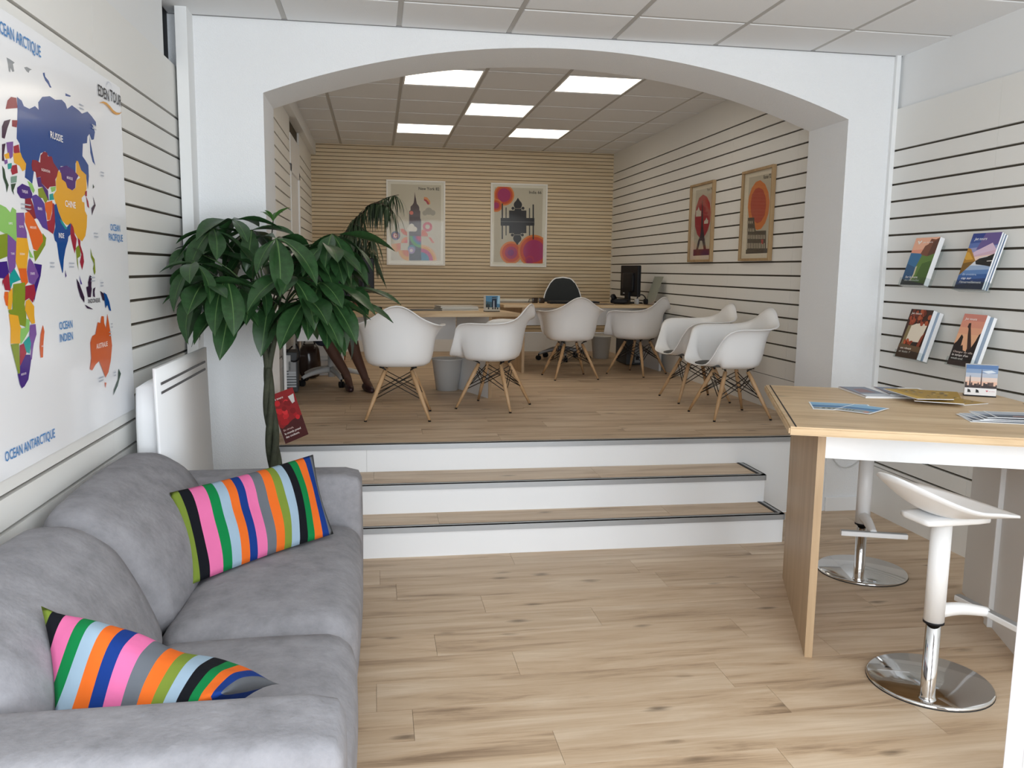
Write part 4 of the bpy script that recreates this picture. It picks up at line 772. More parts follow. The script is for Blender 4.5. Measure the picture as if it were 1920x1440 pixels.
# rear desk
paper_stack('paper_stack', 'white papers on the rear desk behind the picture block', 'papers', (1.40, 8.70, DT), .02, .42, .28, 5, .007, [0xc9c2b2, 0x9a8f7e, 0xd9d5c8, 0xd9d5c8])
t = thing('sunglasses', 'dark sunglasses lying on the rear desk', 'sunglasses', (1.63, 8.42, DT + .0), .1)
for s in (-1, 1):
    done('lens', softbox(s * .036, 0, .030, .060, .008, .052, .003, n=4), mat('dark_lens', (.03, .018, .012), .12), t)
    done('temple', TB([(s * .066, .004, .045), (s * .07, .09, .040), (s * .066, .13, .008)], .0025, 6), M_BLACK, t)
done('bridge', TB([(-.008, 0, .045), (0, -.003, .048), (.008, 0, .045)], .0025, 6), M_BLACK, t)
t = thing('keyboard', 'long dark keyboard on the rear desk in front of the office chair', 'keyboard', (2.00, 8.45, DT), .0)
done('keyboard_case', BX(-.26, .26, -.08, .08, 0, .022, bev=.005), M_BLACK, t)
bm = bmesh.new()
for i in range(16):
    for j in range(5): box(bm, -.25 + i * .031, -.223 + i * .031, -.07 + j * .029, -.046 + j * .029, .021, .027)
done('keys', bm, mat('dark_keys', (.03, .03, .032), .5), t, kind='stuff')
o = done('document', BX(-.15, .15, -.10, .10, 0, .010, bev=.002), mat('brown_document', (.16, .12, .085), .6), loc=(2.20, 8.28, DT), rot=(0, 0, .12)); tag(o, 'brown document lying on the rear desk right of the keyboard', 'document')
t = thing('desk_phone', 'black corded telephone before the side-on monitor on the rear desk', 'phone', (2.49, 8.42, DT), -.4)
done('phone_body', softbox(0, 0, .03, .19, .19, .05, .02, n=3), M_BLACK, t); done('handset', TB([(-.06, -.09, .05), (-.075, -.06, .085), (-.075, .06, .085), (-.06, .09, .05)], .018, 8), M_BLACK, t)
t = thing('headset', 'black and grey headset tangle beside the rear desk telephone', 'headset', (2.645, 8.19, DT), .3)
done('headband', TB([(-.05, 0, .03)] + [(.06 * cos(a) + .01, .02, .03 + .075 * sin(a)) for a in [pi - i * pi / 10 for i in range(11)]], .006, 8), M_BLACK, t)
for s in (-1, 1): done('ear_cup', softbox(.01 + s * .055, .02, .035, .03, .06, .06, .014, n=3), M_GREYP if s < 0 else M_BLACK, t)
t = thing('sign_holder', 'clear slanted sign holder with a printed sheet on the rear desk end', 'sign holder', (2.775, 8.30, DT), -pi / 2 + .12, rot=None)
bm = bmesh.new(); v = [(-.105, -.02, 0), (.105, -.02, 0), (.105, .085, .29), (-.105, .085, .29)]
def slab(bm, v, th):
    n_ = (Vector(v[1]) - Vector(v[0])).cross(Vector(v[3]) - Vector(v[0])).normalized() * th
    a = [bm.verts.new(p) for p in v]; b = [bm.verts.new(Vector(p) - n_) for p in v]
    bm.faces.new(a); bm.faces.new(b[::-1])
    for i in range(4): bm.faces.new((a[(i + 1) % 4], a[i], b[i], b[(i + 1) % 4]))
slab(bm, v, .003); done('clear_sheet', bm, M_ACRYL, t)
bm = bmesh.new(); slab(bm, [(-.10, -.0145, .005), (.10, -.0145, .005), (.10, .087, .286), (-.10, .087, .286)], .001); done('printed_sheet', bm, flat(0xb8b4a6), t)
bm = bmesh.new(); box(bm, -.105, .105, -.02, .10, 0, .003); done('clear_foot', bm, M_ACRYL, t)

# under the desks
def tower(label, loc, rotz, W, D, H, m, wires):
    t = thing('computer_tower', label, 'computer', loc, rotz)
    done('case', BX(-W / 2, W / 2, 0, D, .008, H, bev=.006), m, t)
    if wires:
        done('port_panel', BX(-W * .40, W * .1, -.004, .0, H * .55, H * .93), M_LGREY, t)
        for k in range(6): done('slot_cover', BX(-W * .25, W * .40, -.005, .0, .05 + k * .022, .064 + k * .022), M_ALU, t)
        done('fan_grille', BX(-W * .02, W * .40, -.004, 0, H * .42, H * .78), M_GREYP, t)
        o = done('status_light', BX(-.01, .006, -.0055, -.004, .022, .030), emit('green_led', (.2, 1, .2), 2.5), t)
        for k, pts in enumerate(([(-.05, -.01, .22), (-.08, -.05, .28), (-.02, -.06, .33), (.03, -.02, .38)], [(.02, -.01, .26), (.09, -.05, .24), (.10, -.06, .33), (.06, -.03, .40)], [(-.06, -.01, .12), (-.09, -.04, .08), (-.085, -.03, .02)])):
            done('cable', TB(bez(*(pts if len(pts) == 4 else pts + [pts[-1]]), n=10), .006, 6), M_BLACK, t)
    else:
        done('front_bezel', BX(W * .05, W * .42, -.006, .0, .03, H - .03), M_GREYP, t); done('emblem', BX(W * .12, W * .34, -.008, -.004, .06, .10), M_BLACK, t)
    return t
tower('grey computer tower with cables under the left desk beside the arch jamb', (-.69, 6.86, UF), .05, .135, .28, .33, mat('dark_case', (.05, .055, .06), .5), True)
tower('dark computer tower under the right end of the rear desk', (2.745, 8.70, UF), .0, .165, .42, .37, mat('dark_case', (.05, .055, .06), .5), False)
def bin_(label, loc, r0, r1, h, m):
    t = thing('waste_bin', label, 'bin', loc, 0, None)
    done('bin_body', LT([(0, .004), (r0 - .006, .004), (r1 - .006, h - .004), (r1 + .003, h), (r1 + .004, h - .010), (r1, h - .012), (r0, 0), (0, 0)], 36), m, t)
    return t
bin_('pale grey round waste bin on the floor between two white tub chairs', (.585, 6.99, UF), .092, .128, .268, mat('bin_plastic', (.62, .63, .63), .5))
bin_('white waste bin on the floor left of the rear computer tower', (2.58, 9.45, UF), .09, .115, .26, mat('bin_white', (.66, .65, .61), .5))
t = thing('handbag', 'shiny dark brown handbag on the floor under the left desk', 'bag', (-.600, 7.80, UF), .3)
done('bag_body', softbox(0, 0, .16, .17, .12, .31, .05, (.01, .02, 0), n=6, fn=lambda x, y, z: (x * (1.08 - .9 * max(0, z - .12)), y, z)), mat('patent_leather', (.035, .020, .016), .18), t)
done('bag_handle', TB(bez((-.05, 0, .29), (-.05, 0, .42), (.05, 0, .42), (.05, 0, .29)), .008, 8), mat('patent_leather', (.035, .020, .016), .18), t)
t = thing('pedestal_cabinet', 'white under-desk pedestal cabinet behind the office chair base', 'cabinet', (-.68, 7.98, UF), .1)
done('pedestal_body', BX(0, .38, 0, .45, 0, .52, bev=.003), M_WHITE, t)
for k in range(3):
    d_ = done('drawer_front', BX(.004, .376, -.016, -.001, .012 + k * .17, .172 + k * .17, bev=.002), M_WHITE, t); done('drawer_pull', BX(.13, .25, -.024, -.016, .14 + k * .17, .15 + k * .17), M_ALU, d_)
# office chairs
def office_chair(label, loc, rotz, metal, back_m, back_frame, seat_h, bz0, bz1, W):
    """faces local +y"""
    t = thing('office_chair', label, 'chair', loc, rotz)
    for k in range(5):
        a = 2 * pi * k / 5 + .35; c, s = cos(a), sin(a)
        bm = bmesh.new(); tube(bm, bez((.03 * c, .03 * s, .125), (.13 * c, .13 * s, .120), (.24 * c, .24 * s, .100), (.295 * c, .295 * s, .068)), 0, 8, radii=[.030 - .0013 * i for i in range(13)])
        o = done('base_arm', bm, metal, t)
        bm = bmesh.new()
        for d in (-.012, .012): tube(bm, [(.30 * c - s * (d - .009), .30 * s + c * (d - .009), .027), (.30 * c - s * (d + .009), .30 * s + c * (d + .009), .027)], .027, 12)
        tube(bm, [(.297 * c, .297 * s, .07), (.297 * c, .297 * s, .03)], .008, 8); done('caster', bm, M_BLACK, o)
    done('gas_column', TB([(0, 0, .06), (0, 0, .26)], .034, 16), metal, t); done('piston', TB([(0, 0, .25), (0, 0, seat_h - .04)], .022, 12), M_ALU, t)
    done('seat', softbox(0, .02, seat_h, .47, .46, .085, .035, (0, 0, .012), n=6), back_m, t)
    def bend(x, y, z):
        t_ = max(0, (z - bz0) / (bz1 - bz0)); return (x * (1 - .22 * t_ ** 2), y + .35 * x * x - .06 * (z - bz0), z - .13 * abs(2 * x / W) ** 3.2 * t_ ** 2)
    bk = done('backrest', softbox(0, -.235, (bz0 + bz1) / 2, W, .028, bz1 - bz0, .013, n=8, fn=bend), back_m, t)
    # frame around the back
    pts = []
    N = 40
    for i in range(N):
        a = 2 * pi * i / N; cx_, sz_ = cos(a), sin(a); e = .42
        x = W / 2 * (abs(cx_) ** e) * (1 if cx_ > 0 else -1); z = (bz0 + bz1) / 2 + (bz1 - bz0) / 2 * (abs(sz_) ** e) * (1 if sz_ > 0 else -1)
        pts.append(bend(x, -.235, z))
    done('back_frame', TB(pts + [pts[0]], .011, 8, cap=False), back_frame, t)
    done('back_bracket', TB(bez((0, -.06, seat_h - .05), (0, -.2, seat_h - .06), (0, -.27, seat_h - .02), (0, -.255, bz0 + .12)), .02, 8), metal, t)
    for s in (-1, 1):
        bm = bmesh.new(); tube(bm, [(s * .25, -.02, seat_h - .02), (s * .27, -.02, seat_h + .02), (s * .27, -.02, seat_h + .18)], .013, 8); done('arm_post', bm, metal, t)
        done('arm_pad', softbox(s * .27, .0, seat_h + .195, .07, .25, .028, .012, n=3), M_BLACK, t)
    return t
M_MESH = mat('charcoal_mesh_fabric', (.030, .034, .036), .9, bump=.3, bscale=300)
office_chair('light grey five-star office chair under the left desk, mostly hidden', (-.385, 7.44, UF), radians(196), M_LGREY, M_MESH, M_LGREY, .44, .50, .88, .44)
office_chair('office chair with charcoal mesh back and white frame behind the rear desk', (2.10, 9.33, UF), pi - .15, M_ALU, M_MESH, M_SHELL, .42, .47, .925, .46)
# ================================================================== sofa
sofa = thing('sofa', 'large grey suede two-seat sofa along the left slat wall', 'sofa', (0, 0, 0))
done('sofa_base', softbox(-.53, 2.585, .19, .90, 2.12, .26, .04, n=6), M_SOFA, sofa)
def seatbend(x, y, z): return (x, y, z - .012 * max(0, (-.30 - x)) )
for y0, y1 in ((1.685, 2.455), (2.455, 3.515)):
    done('seat_cushion', softbox(-.36, (y0 + y1) / 2, .285, .585, y1 - y0, .285, .085, (.012, .0, .016), n=14, fn=seatbend), M_SOFA, sofa)
def backbend(x, y, z):
    t = max(0, z - .38); return (x - .36 * t - .30 * t * t, y, z)
for y0, y1 in ((1.68, 2.545), (2.545, 3.52)):
    done('back_cushion', softbox(-.735, (y0 + y1) / 2, .545, .25, y1 - y0, .42, .105, (.045, .0, .02), n=14, fn=backbend), M_SOFA, sofa)
done('sofa_back', softbox(-.955, 2.585, .36, .11, 2.06, .60, .045, n=6), M_SOFA, sofa)
for y0, y1 in ((1.46, 1.70), (3.495, 3.715)):
    a_ = done('armrest', softbox(-.52, (y0 + y1) / 2, .335, .905, y1 - y0, .575, .048, (.004, .004, .006), n=12), M_SOFA, sofa)
    yo = y0 - .001 if y0 < 2 else y1 + .001
    done('piping', TB([(-.94, yo, .565), (-.5, yo, .567), (-.12, yo, .565)], .0035, 6), M_SOFA, a_)
for x in (-.90, -.16):
    for y in (1.56, 3.62): done('sofa_foot', LT([(0, 0), (.025, 0), (.03, .07), (0, .07)], 14, c=(x, y)), M_BLACK, sofa)

# ================================================================== striped pillows
STR = [0x83983c, 0x16181f, 0xf67db4, 0x11894a, 0xa9c2d6, 0xf9772c, 0x1b3f8f, 0xf67db4, 0x72777f, 0xf9772c, 0x83983c, 0xa9c2d6, 0x16181f, 0x11894a, 0xf9772c, 0x1b3f8f, 0x72777f]
EDG = [0, .045, .105, .185, .245, .305, .365, .42, .49, .555, .62, .675, .735, .80, .855, .915, .965, 1.0]
def dim(h): return tuple(c * .74 for c in lin(h)[:3]) + (1,)
def stripe_mat():
    m, n, l, b = new_mat('striped_cotton'); b.inputs['Roughness'].default_value = .85; b.inputs['Specular IOR Level'].default_value = .15
    uv = n.new('ShaderNodeUVMap'); sx = n.new('ShaderNodeSeparateXYZ'); rp = n.new('ShaderNodeValToRGB'); rp.color_ramp.interpolation = 'CONSTANT'
    e = rp.color_ramp.elements; e[0].position = 0; e[0].color = dim(STR[0]); e[1].position = EDG[1]; e[1].color = dim(STR[1])
    for i in range(2, len(STR)): k = e.new(EDG[i]); k.color = dim(STR[i])
    l.new(uv.outputs[0], sx.inputs[0]); l.new(sx.outputs[0], rp.inputs[0]); l.new(rp.outputs[0], b.inputs['Base Color'])
    tc = n.new('ShaderNodeTexCoord'); nz = n.new('ShaderNodeTexNoise'); nz.inputs['Scale'].default_value = 14; nz.inputs['Detail'].default_value = 3
    bp = n.new('ShaderNodeBump'); bp.inputs['Strength'].default_value = .35; bp.inputs['Distance'].default_value = .012
    l.new(tc.outputs['Object'], nz.inputs['Vector']); l.new(nz.outputs['Fac'], bp.inputs['Height']); l.new(bp.outputs['Normal'], b.inputs['Normal'])
    return m
M_STRIPE = stripe_mat()
def pillow(label, TLc, TRc, BRc, BLc, thick, sag, seed, pinch=.05, skew=0):
    """stuffed pillow between four corners; the u axis runs from left to right across the stripes"""
    TLc, TRc, BRc, BLc = map(Vector, (TLc, TRc, BRc, BLc)); nrm = ((TRc - BLc).cross(TLc - BRc)).normalized()
    org = BLc.copy(); NU, NV = 44, 24; bm = bmesh.new(); uvl = bm.loops.layers.uv.new('UVMap'); G = {}
    for side in (1, -1):
        for i in range(NU + 1):
            for j in range(NV + 1):
                u, v = i / NU, j / NV
                if side < 0 and (i in (0, NU) or j in (0, NV)): G[(side, i, j)] = G[(1, i, j)]; continue
                p = BLc * (1 - u) * (1 - v) + BRc * u * (1 - v) + TLc * (1 - u) * v + TRc * u * v
                eu, ev = 1 - abs(2 * u - 1), 1 - abs(2 * v - 1)
                cen = (BLc + BRc + TLc + TRc) / 4
                # edges curve in between the pointed corners
                p += (cen - p) * pinch * (sin(pi * u) * (1 - ev) ** 2 * .9 + sin(pi * v) * (1 - eu) ** 3 * .95)
                th = thick * (1 - (1 - min(1, eu * 1.25)) ** 2.2) ** .8 * (1 - (1 - min(1, ev * 1.05)) ** 2.2) ** .8
                w = mnoise.noise(Vector((u * 5 + seed, v * 3, side * 2))) * .009 * min(1, 4 * min(eu, ev))
                q = p + nrm * side * (th / 2) + nrm * w + sag(u, v)
                G[(side, i, j)] = bm.verts.new(q - org)
    for side in (1, -1):
        for i in range(NU):
            for j in range(NV):
                c = [(i, j), (i + 1, j), (i + 1, j + 1), (i, j + 1)]
                if side < 0: c = c[::-1]
                f = bm.faces.new([G[(side, *k)] for k in c]); f.smooth = True
                for lp, k in zip(f.loops, c): lp[uvl].uv = (k[0] / NU + skew * (1 - k[1] / NV) * (1 - k[0] / NU) ** 1.5, k[1] / NV)
    o = done('pillow', bm, M_STRIPE, loc=org); tag(o, label, 'pillow', 'striped pillows on the sofa'); return o
Z0 = Vector((0, 0, 0))
pillow('striped cotton pillow leaning upright at the far end of the sofa', (-.729, 3.056, .690), (-.262, 3.49, .722), (-.172, 3.262, .452), (-.612, 2.81, .440), .135, lambda u, v: Vector((-.02, .03, .0)) * sin(pi * u) * sin(pi * v), 3)
pillow('striped cotton pillow lying slumped against the near sofa armrest', (-.748, 1.945, .728), (-.235, 1.965, .495), (-.305, 1.675, .636), (-.665, 1.765, .560), .155,
       lambda u, v: Vector((0, 0, -.030 * sin(pi * u) * (1 - .3 * v) + .035 * sin(pi * v) * sin(2.2 * pi * u) * .5)), 9, .04, .26)

# ================================================================== radiator
rad = thing('radiator', 'white flat panel heater on the left wall by the corner post', 'radiator', (-1.00, 3.47, 0), -.0157)
bm = bmesh.new(); prof = []
N = 14
for i in range(N + 1):
    t = i / N; z = .20 + .885 * t; x = .142 + .022 * (1 - t) ** 1.4
    prof.append((x, z))
vs_ = [[bm.verts.new((x - (0 if s else .014), y, z)) for (x, z) in prof] for y in (0, .93) for s in (1, 0)]
def strip(a, b, flip=False):
    for i in range(N):
        q = (a[i], b[i], b[i + 1], a[i + 1]); f = bm.faces.new(q[::-1] if flip else q); f.smooth = True
strip(vs_[0], vs_[2]); strip(vs_[3], vs_[1]); strip(vs_[1], vs_[0]); strip(vs_[2], vs_[3])
for k in (0, N): bm.faces.new((vs_[0][k], vs_[1][k], vs_[3][k], vs_[2][k]))
bmesh.ops.recalc_face_normals(bm, faces=bm.faces[:])
done('front_panel', bm, M_WHITE, rad)
done('rear_housing', softbox(.075, .465, .62, .095, .80, .78, .03, n=4), M_WHITE, rad)
for z in (1.012, .975): done('air_slot', BX(.1405, .1465, .055, .875, z, z + .010, bev=.001), mat('slot_shadow_grey', (.12, .12, .125), .8), rad)

# ================================================================== braided money tree
rp = random.Random(11)
PX, PY = -.535, 4.40
tree = thing('money_tree', 'tall potted money tree with braided trunk and big green leaves behind the sofa', 'plant', (PX, PY, 0))
done('pot', LT([(0, 0), (.10, 0), (.125, .26), (.135, .27), (.135, .29), (.122, .29), (.118, .25), (0, .25)], 32), mat('dark_pot', (.05, .05, .055), .5), tree)
done('soil', LT([(0, .262), (.115, .258), (.115, .25)], 24), M_SOIL, tree)
def local(p): return (p[0] - PX, p[1] - PY, p[2])
for k in range(3):
    pts = []
    for i in range(46):
        z = .22 + .76 * i / 45; a = 2 * pi * k / 3 + z * 9.5; r = .0215 * (1 - .75 * (i / 45) ** 4)
        pts.append((r * cos(a) + .012 * sin(z * 5) + (-.535 - PX), r * sin(a), z))
    done('trunk_strand', TB(pts, 0, 9, radii=[.0200 - .004 * i / 45 for i in range(46)]), M_BARK, tree)
CL = [(-.709, 4.45, 1.72), (-.791, 4.4, 1.669), (-.468, 4.2, 1.624), (-.696, 4.15, 1.437), (-.85, 4.42, 1.543), (-.915, 4.45, 1.584), (-.65, 4.55, 1.57), (-.382, 4.4, 1.572), (-.281, 4.45, 1.542), (-.25, 4.5, 1.52), (-.271, 4.25, 1.415), (-.405, 4.2, 1.44), (-.587, 4.35, 1.423), (-.698, 4.25, 1.305), (-.832, 4.35, 1.345), (-.366, 4.3, 1.321), (-.253, 4.35, 1.293), (-.515, 4.5, 1.719), (-.622, 4.5, 1.672), (-.149, 4.45, 1.386), (-.531, 4.4, 1.33), (-.694, 4.45, 1.359), (-.815, 4.5, 1.486), (-.356, 4.55, 1.492), (-.225, 4.42, 1.60), (-.255, 4.28, 1.595), (-.215, 4.36, 1.655), (-.34, 4.22, 1.33), (-.24, 4.30, 1.35), (-.83, 4.10, 1.50), (-.80, 4.12, 1.40)]
FORK = [(-.575, 4.38, 1.16), (-.500, 4.40, 1.18), (-.545, 4.44, 1.22)]
for f in FORK:
    done('branch', TB([(p.x, p.y, p.z) for p in bez((-.0115, 0, .93), (.05 * (f[0] - PX) - .01, .1 * (f[1] - PY), 1.03), (.8 * (f[0] - PX), .8 * (f[1] - PY), 1.10), local(f), 8)], .019, 8, r2=.010), M_BARK, tree)
def leaf_mesh(name, bend, fold, m):
    """obovate leaflet, length 1 along +y, tip drooping"""
    bm = bmesh.new(); NL, NW = 9, 4; W = []
    for i in range(NL + 1):
        t = i / NL; w = .172 * (sin(pi * min(1, t * .985 + .015) ** 1.25) ** .95) + (.008 if t < .05 else 0)
        y = (sin(bend * t) / bend); z = -(1 - cos(bend * t)) / bend
        row = []
        for j in range(NW + 1):
            s = 2 * j / NW - 1
            row.append(bm.verts.new((s * w, y + 0, z + fold * abs(s) * w + .012 * sin(9 * t + j) * abs(s))))
        W.append(row)
    for i in range(NL):
        for j in range(NW):
            f = bm.faces.new((W[i][j], W[i][j + 1], W[i + 1][j + 1], W[i + 1][j])); f.smooth = True
    # raised midrib
    for i in range(NL):
        a, b = W[i][NW // 2].co, W[i + 1][NW // 2].co; r0, r1 = .010 * (1 - i / NL) + .002, .010 * (1 - (i + 1) / NL) + .002
        f = bm.faces.new([bm.verts.new(Vector(p)) for p in ((a.x - r0, a.y, a.z + .008), (a.x + r0, a.y, a.z + .008), (b.x + r1, b.y, b.z + .008), (b.x - r1, b.y, b.z + .008))]); f.material_index = 1
    me = bpy.data.meshes.new(name); bm.to_mesh(me); bm.free(); me.materials.append(m); me.materials.append(M_VEIN); return me
LM = [leaf_mesh('leaf', b, f, M_LEAF) for b, f in ((.5, .35), (.8, .25), (1.15, .4), (.65, .5))]
LY = [leaf_mesh('leaf', b, f, M_LEAF2) for b, f in ((.6, .6), (1.0, .4))]
nleaf = 0
for ci, c in enumerate(CL):
    c = Vector(c); cen = Vector((-.53, 4.42, 1.36)); out = c - cen; out.z *= .3
    f = min(FORK, key=lambda q: (Vector(q) - c).length)
    P0 = Vector(f); mid = P0.lerp(c, .5) + Vector((0, 0, .07))
    done('petiole', TB([tuple(Vector(p) - Vector((PX, PY, 0))) for p in bez(P0, P0.lerp(mid, .6) + Vector((0, 0, .04)), mid + Vector((0, 0, .03)), c, 6)], .0045, 5, r2=.003), M_BARK if ci % 2 else M_VEIN, tree)
    young = ci in (17,)
    n = 4 if young else rp.choice((6, 6, 7, 7, 8)); L0 = .12 if young else rp.uniform(.245, .305); a0 = rp.uniform(0, 2 * pi)
    tilt = out.normalized() * .35 if out.length > .01 else Vector((0, 0, 0))
    for k in range(n):
        a = a0 + 2 * pi * k / n + rp.uniform(-.16, .16)
        d = Vector((cos(a), sin(a), 0)); d = (d + tilt * .9).normalized()
        pitch = (radians(55) if young else radians(rp.uniform(-30, 14) - 12 * max(0, d.dot(out.normalized() if out.length > .01 else d))))
        o = bpy.data.objects.new('leaf', rp.choice(LY if young else LM)); link(o, tree)
        ydir = Vector((d.x * cos(pitch), d.y * cos(pitch), sin(pitch))).normalized(); xdir = ydir.cross(Vector((0, 0, 1))).normalized(); zdir = xdir.cross(ydir)
        s = L0 * rp.uniform(.80, 1.18) * (.85 + .3 * max(0, d.dot(out.normalized()) if out.length > .01 else 0))
        R3 = Matrix((xdir, ydir, zdir)).transposed() @ Matrix.Rotation(rp.uniform(-.25, .25), 3, 'Y')
        tip = c + ydir * s
        if tip.x < -.985:
            s *= max(.25, (c.x + .985) / max(.01, c.x - tip.x))
        if tip.y > 4.775:
            s *= max(.25, (4.775 - c.y) / max(.01, tip.y - c.y))
        o.matrix_local = Matrix.Translation(Vector(local(c))) @ (R3 * s).to_4x4()
        nleaf += 1

# ================================================================== long-leaved ficus at the back
fic = thing('ficus', 'ficus with long narrow drooping leaves before the New York poster', 'plant', (-.47, 9.35, UF))
done('pot', LT([(0, 0), (.13, 0), (.17, .30), (.18, .30), (.18, .33), (.165, .33), (.16, .28), (0, .28)], 28), mat('terracotta', (.42, .16, .07), .8), fic)
FB = lambda x, y, z: (x + .47, y - 9.35, z - UF)
tr = bez(FB(-.47, 9.35, .75), FB(-.50, 9.3, 1.3), FB(-.42, 9.15, 1.7), FB(-.26, 9.0, 1.92), 14)
done('trunk', TB(tr, .018, 8, r2=.009), mat('grey_bark', (.07, .05, .035), .85, bump=.5), fic)
br = [bez(FB(-.26, 9.0, 1.92), FB(-.16, 8.98, 2.06), FB(.06, 8.95, 2.22), FB(.24, 8.9, 2.24), 12), bez(FB(-.26, 9.0, 1.92), FB(-.20, 8.95, 1.96), FB(-.10, 8.9, 1.90), FB(.0, 8.9, 1.72), 10),
      bez(FB(-.34, 9.08, 1.80), FB(-.33, 9.0, 1.88), FB(-.27, 8.95, 1.87), FB(-.22, 8.9, 1.78), 10), bez(FB(-.1, 8.98, 2.10), FB(0, 8.9, 2.2), FB(.12, 8.85, 2.15), FB(.20, 8.85, 2.02), 10),
      bez(FB(-.34, 9.08, 1.80), FB(-.28, 9.1, 1.78), FB(-.12, 9.05, 1.74), FB(.02, 9.0, 1.60), 8)]
for b_ in br: done('branch', TB(b_, .007, 6, r2=.003), mat('grey_bark', (.07, .05, .035), .85), fic)
bm = bmesh.new(); rf = random.Random(5)
for bi, b_ in enumerate(br):
    cnt = (95, 120, 90, 60, 110)[bi]
    for k in range(cnt):
        t = rf.uniform(.12, 1); p = Vector(b_[min(len(b_) - 1, int(t * (len(b_) - 1)))]); a = rf.uniform(0, 2 * pi); ln_ = rf.uniform(.18, .34); w = rf.uniform(.007, .011)
        d = Vector((cos(a), .7 * sin(a), 0)) * rf.uniform(.25, .9); prev = None; side = Vector((-sin(a), cos(a), 0)) * w
        for i in range(6):
            s = i / 5; q = p + d * ln_ * (s - .35 * s * s) + Vector((0, 0, .035 * s - ln_ * .95 * s ** 1.7)); ww = side * sin(pi * min(1, .08 + .9 * s)) ** .7
            cur = (bm.verts.new(q - ww), bm.verts.new(q + ww))
            if prev: bm.faces.new((prev[0], prev[1], cur[1], cur[0])).smooth = True
            prev = cur
# one long drooping shoot
for k in range(6):
    p = Vector(FB(-.03 + k * .006, 8.9, 1.62)); prev = None
    for i in range(8):
        s = i / 7; q = p + Vector((.05 * s + .012 * k * s, 0, -.34 * s * (.5 + .1 * k))); w = Vector((.008 * sin(pi * (.1 + .85 * s)), .003, 0)); cur = (bm.verts.new(q - w), bm.verts.new(q + w))
        if prev: bm.faces.new((prev[0], prev[1], cur[1], cur[0])).smooth = True
        prev = cur
done('foliage', bm, M_FICUS, fic, kind='stuff')

# ================================================================== red brochure on the platform
t = thing('brochure', 'red brochure standing on the platform edge, leaning on the arch jamb behind the trunk', 'brochure', (-.462, 4.905, UF), .92, None, rot=(radians(-10), radians(-14), .62))
t.location = (-.516, 4.845, UF + .003)
def booklet(t, W, H, th, art, step=.00003):
    done('pages', BX(.001, W - .001, .0008, th, .001, H - .001), M_PAPER, t)
    p = Print(clip=(0, W, 0, H), y=.0005, step=step); art(p, W, H); p.build('cover', t)
JT = 'Jet tours'
def art_red(p, W, H):
    p.poly(0x8f1d22, [(0, 0), (W, 0), (W, H), (0, H)]); p.poly(0x4a1a1c, [(0, 0), (W, 0), (W, H * .42), (W * .6, H * .40), (W * .1, H * .30), (0, H * .35)])
    r = random.Random(2)
    for q in range(26):
        x, z = r.uniform(.03, .85) * W, r.uniform(.40, .86) * H; p.circ(r.choice((0xc8232b, 0xa81a22, 0xdb3038, 0x7f141a)), (x, z), W * r.uniform(.07, .12), n=16)
    p.poly(0xcfcac8, [(W * .70, H * .86), (W * .95, H * .88), (W * .90, H * .72), (W * .78, H * .70)])
    p.text(0xf2e8e4, JT, W * .06, H * .87, W * .45, H * .042, .2)
    p.text(0xd9b8b4, 'En circuit,', W * .10, H * .24, W * .42, H * .036); p.text(0xf2e8e4, 'le monde prend', W * .10, H * .165, W * .68, H * .042); p.text(0xf2e8e4, 'des couleurs.', W * .10, H * .095, W * .58, H * .042)
booklet(t, .155, .29, .006, art_red)

# ================================================================== high table
TA = -.376
table = thing('high_table', 'oak topped high table with white panels at the right', 'table', (1.464, 2.776, 0), TA)
bm = bmesh.new()
def prism_(bm, pts, z0, z1, bev=0, mi=0):
    a = [bm.verts.new((x, y, z0)) for x, y in pts]; b = [bm.verts.new((x, y, z1)) for x, y in pts]; n = len(pts)
    fs = [bm.faces.new(a[::-1]), bm.faces.new(b)] + [bm.faces.new((a[i], a[(i + 1) % n], b[(i + 1) % n], b[i])) for i in range(n)]
    if bev: bmesh.ops.bevel(bm, geom=list({e for f in fs for e in f.edges}), offset=bev, segments=2, affect='EDGES')
prism(bm, [(0, 0), (1.09, 0), (1.09, .90), (1.03, 1.18), (0, 1.165)], .914, .945, .006)
done('tabletop', bm, M_OAK, table)
done('inlay_strip', BX(.022, .028, .006, 1.155, .9445, .9455), M_BLACK, table); done('inlay_strip', BX(1.058, 1.064, .02, .88, .9445, .9455), M_BLACK, table)
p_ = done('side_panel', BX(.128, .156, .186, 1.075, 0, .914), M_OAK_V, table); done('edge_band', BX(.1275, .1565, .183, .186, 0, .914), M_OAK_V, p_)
done('side_panel', BX(.948, .976, .715, 1.085, 0, .914), M_WHITE, table); done('side_panel', BX(.948, .976, .190, .665, 0, .914), M_WHITE, table)
done('joint_post', BX(.928, .978, .667, .713, .0, .914, bev=.003), M_WHITE, table)
done('front_apron', BX(.156, .948, .19, .208, .798, .914), M_WHITE, table)

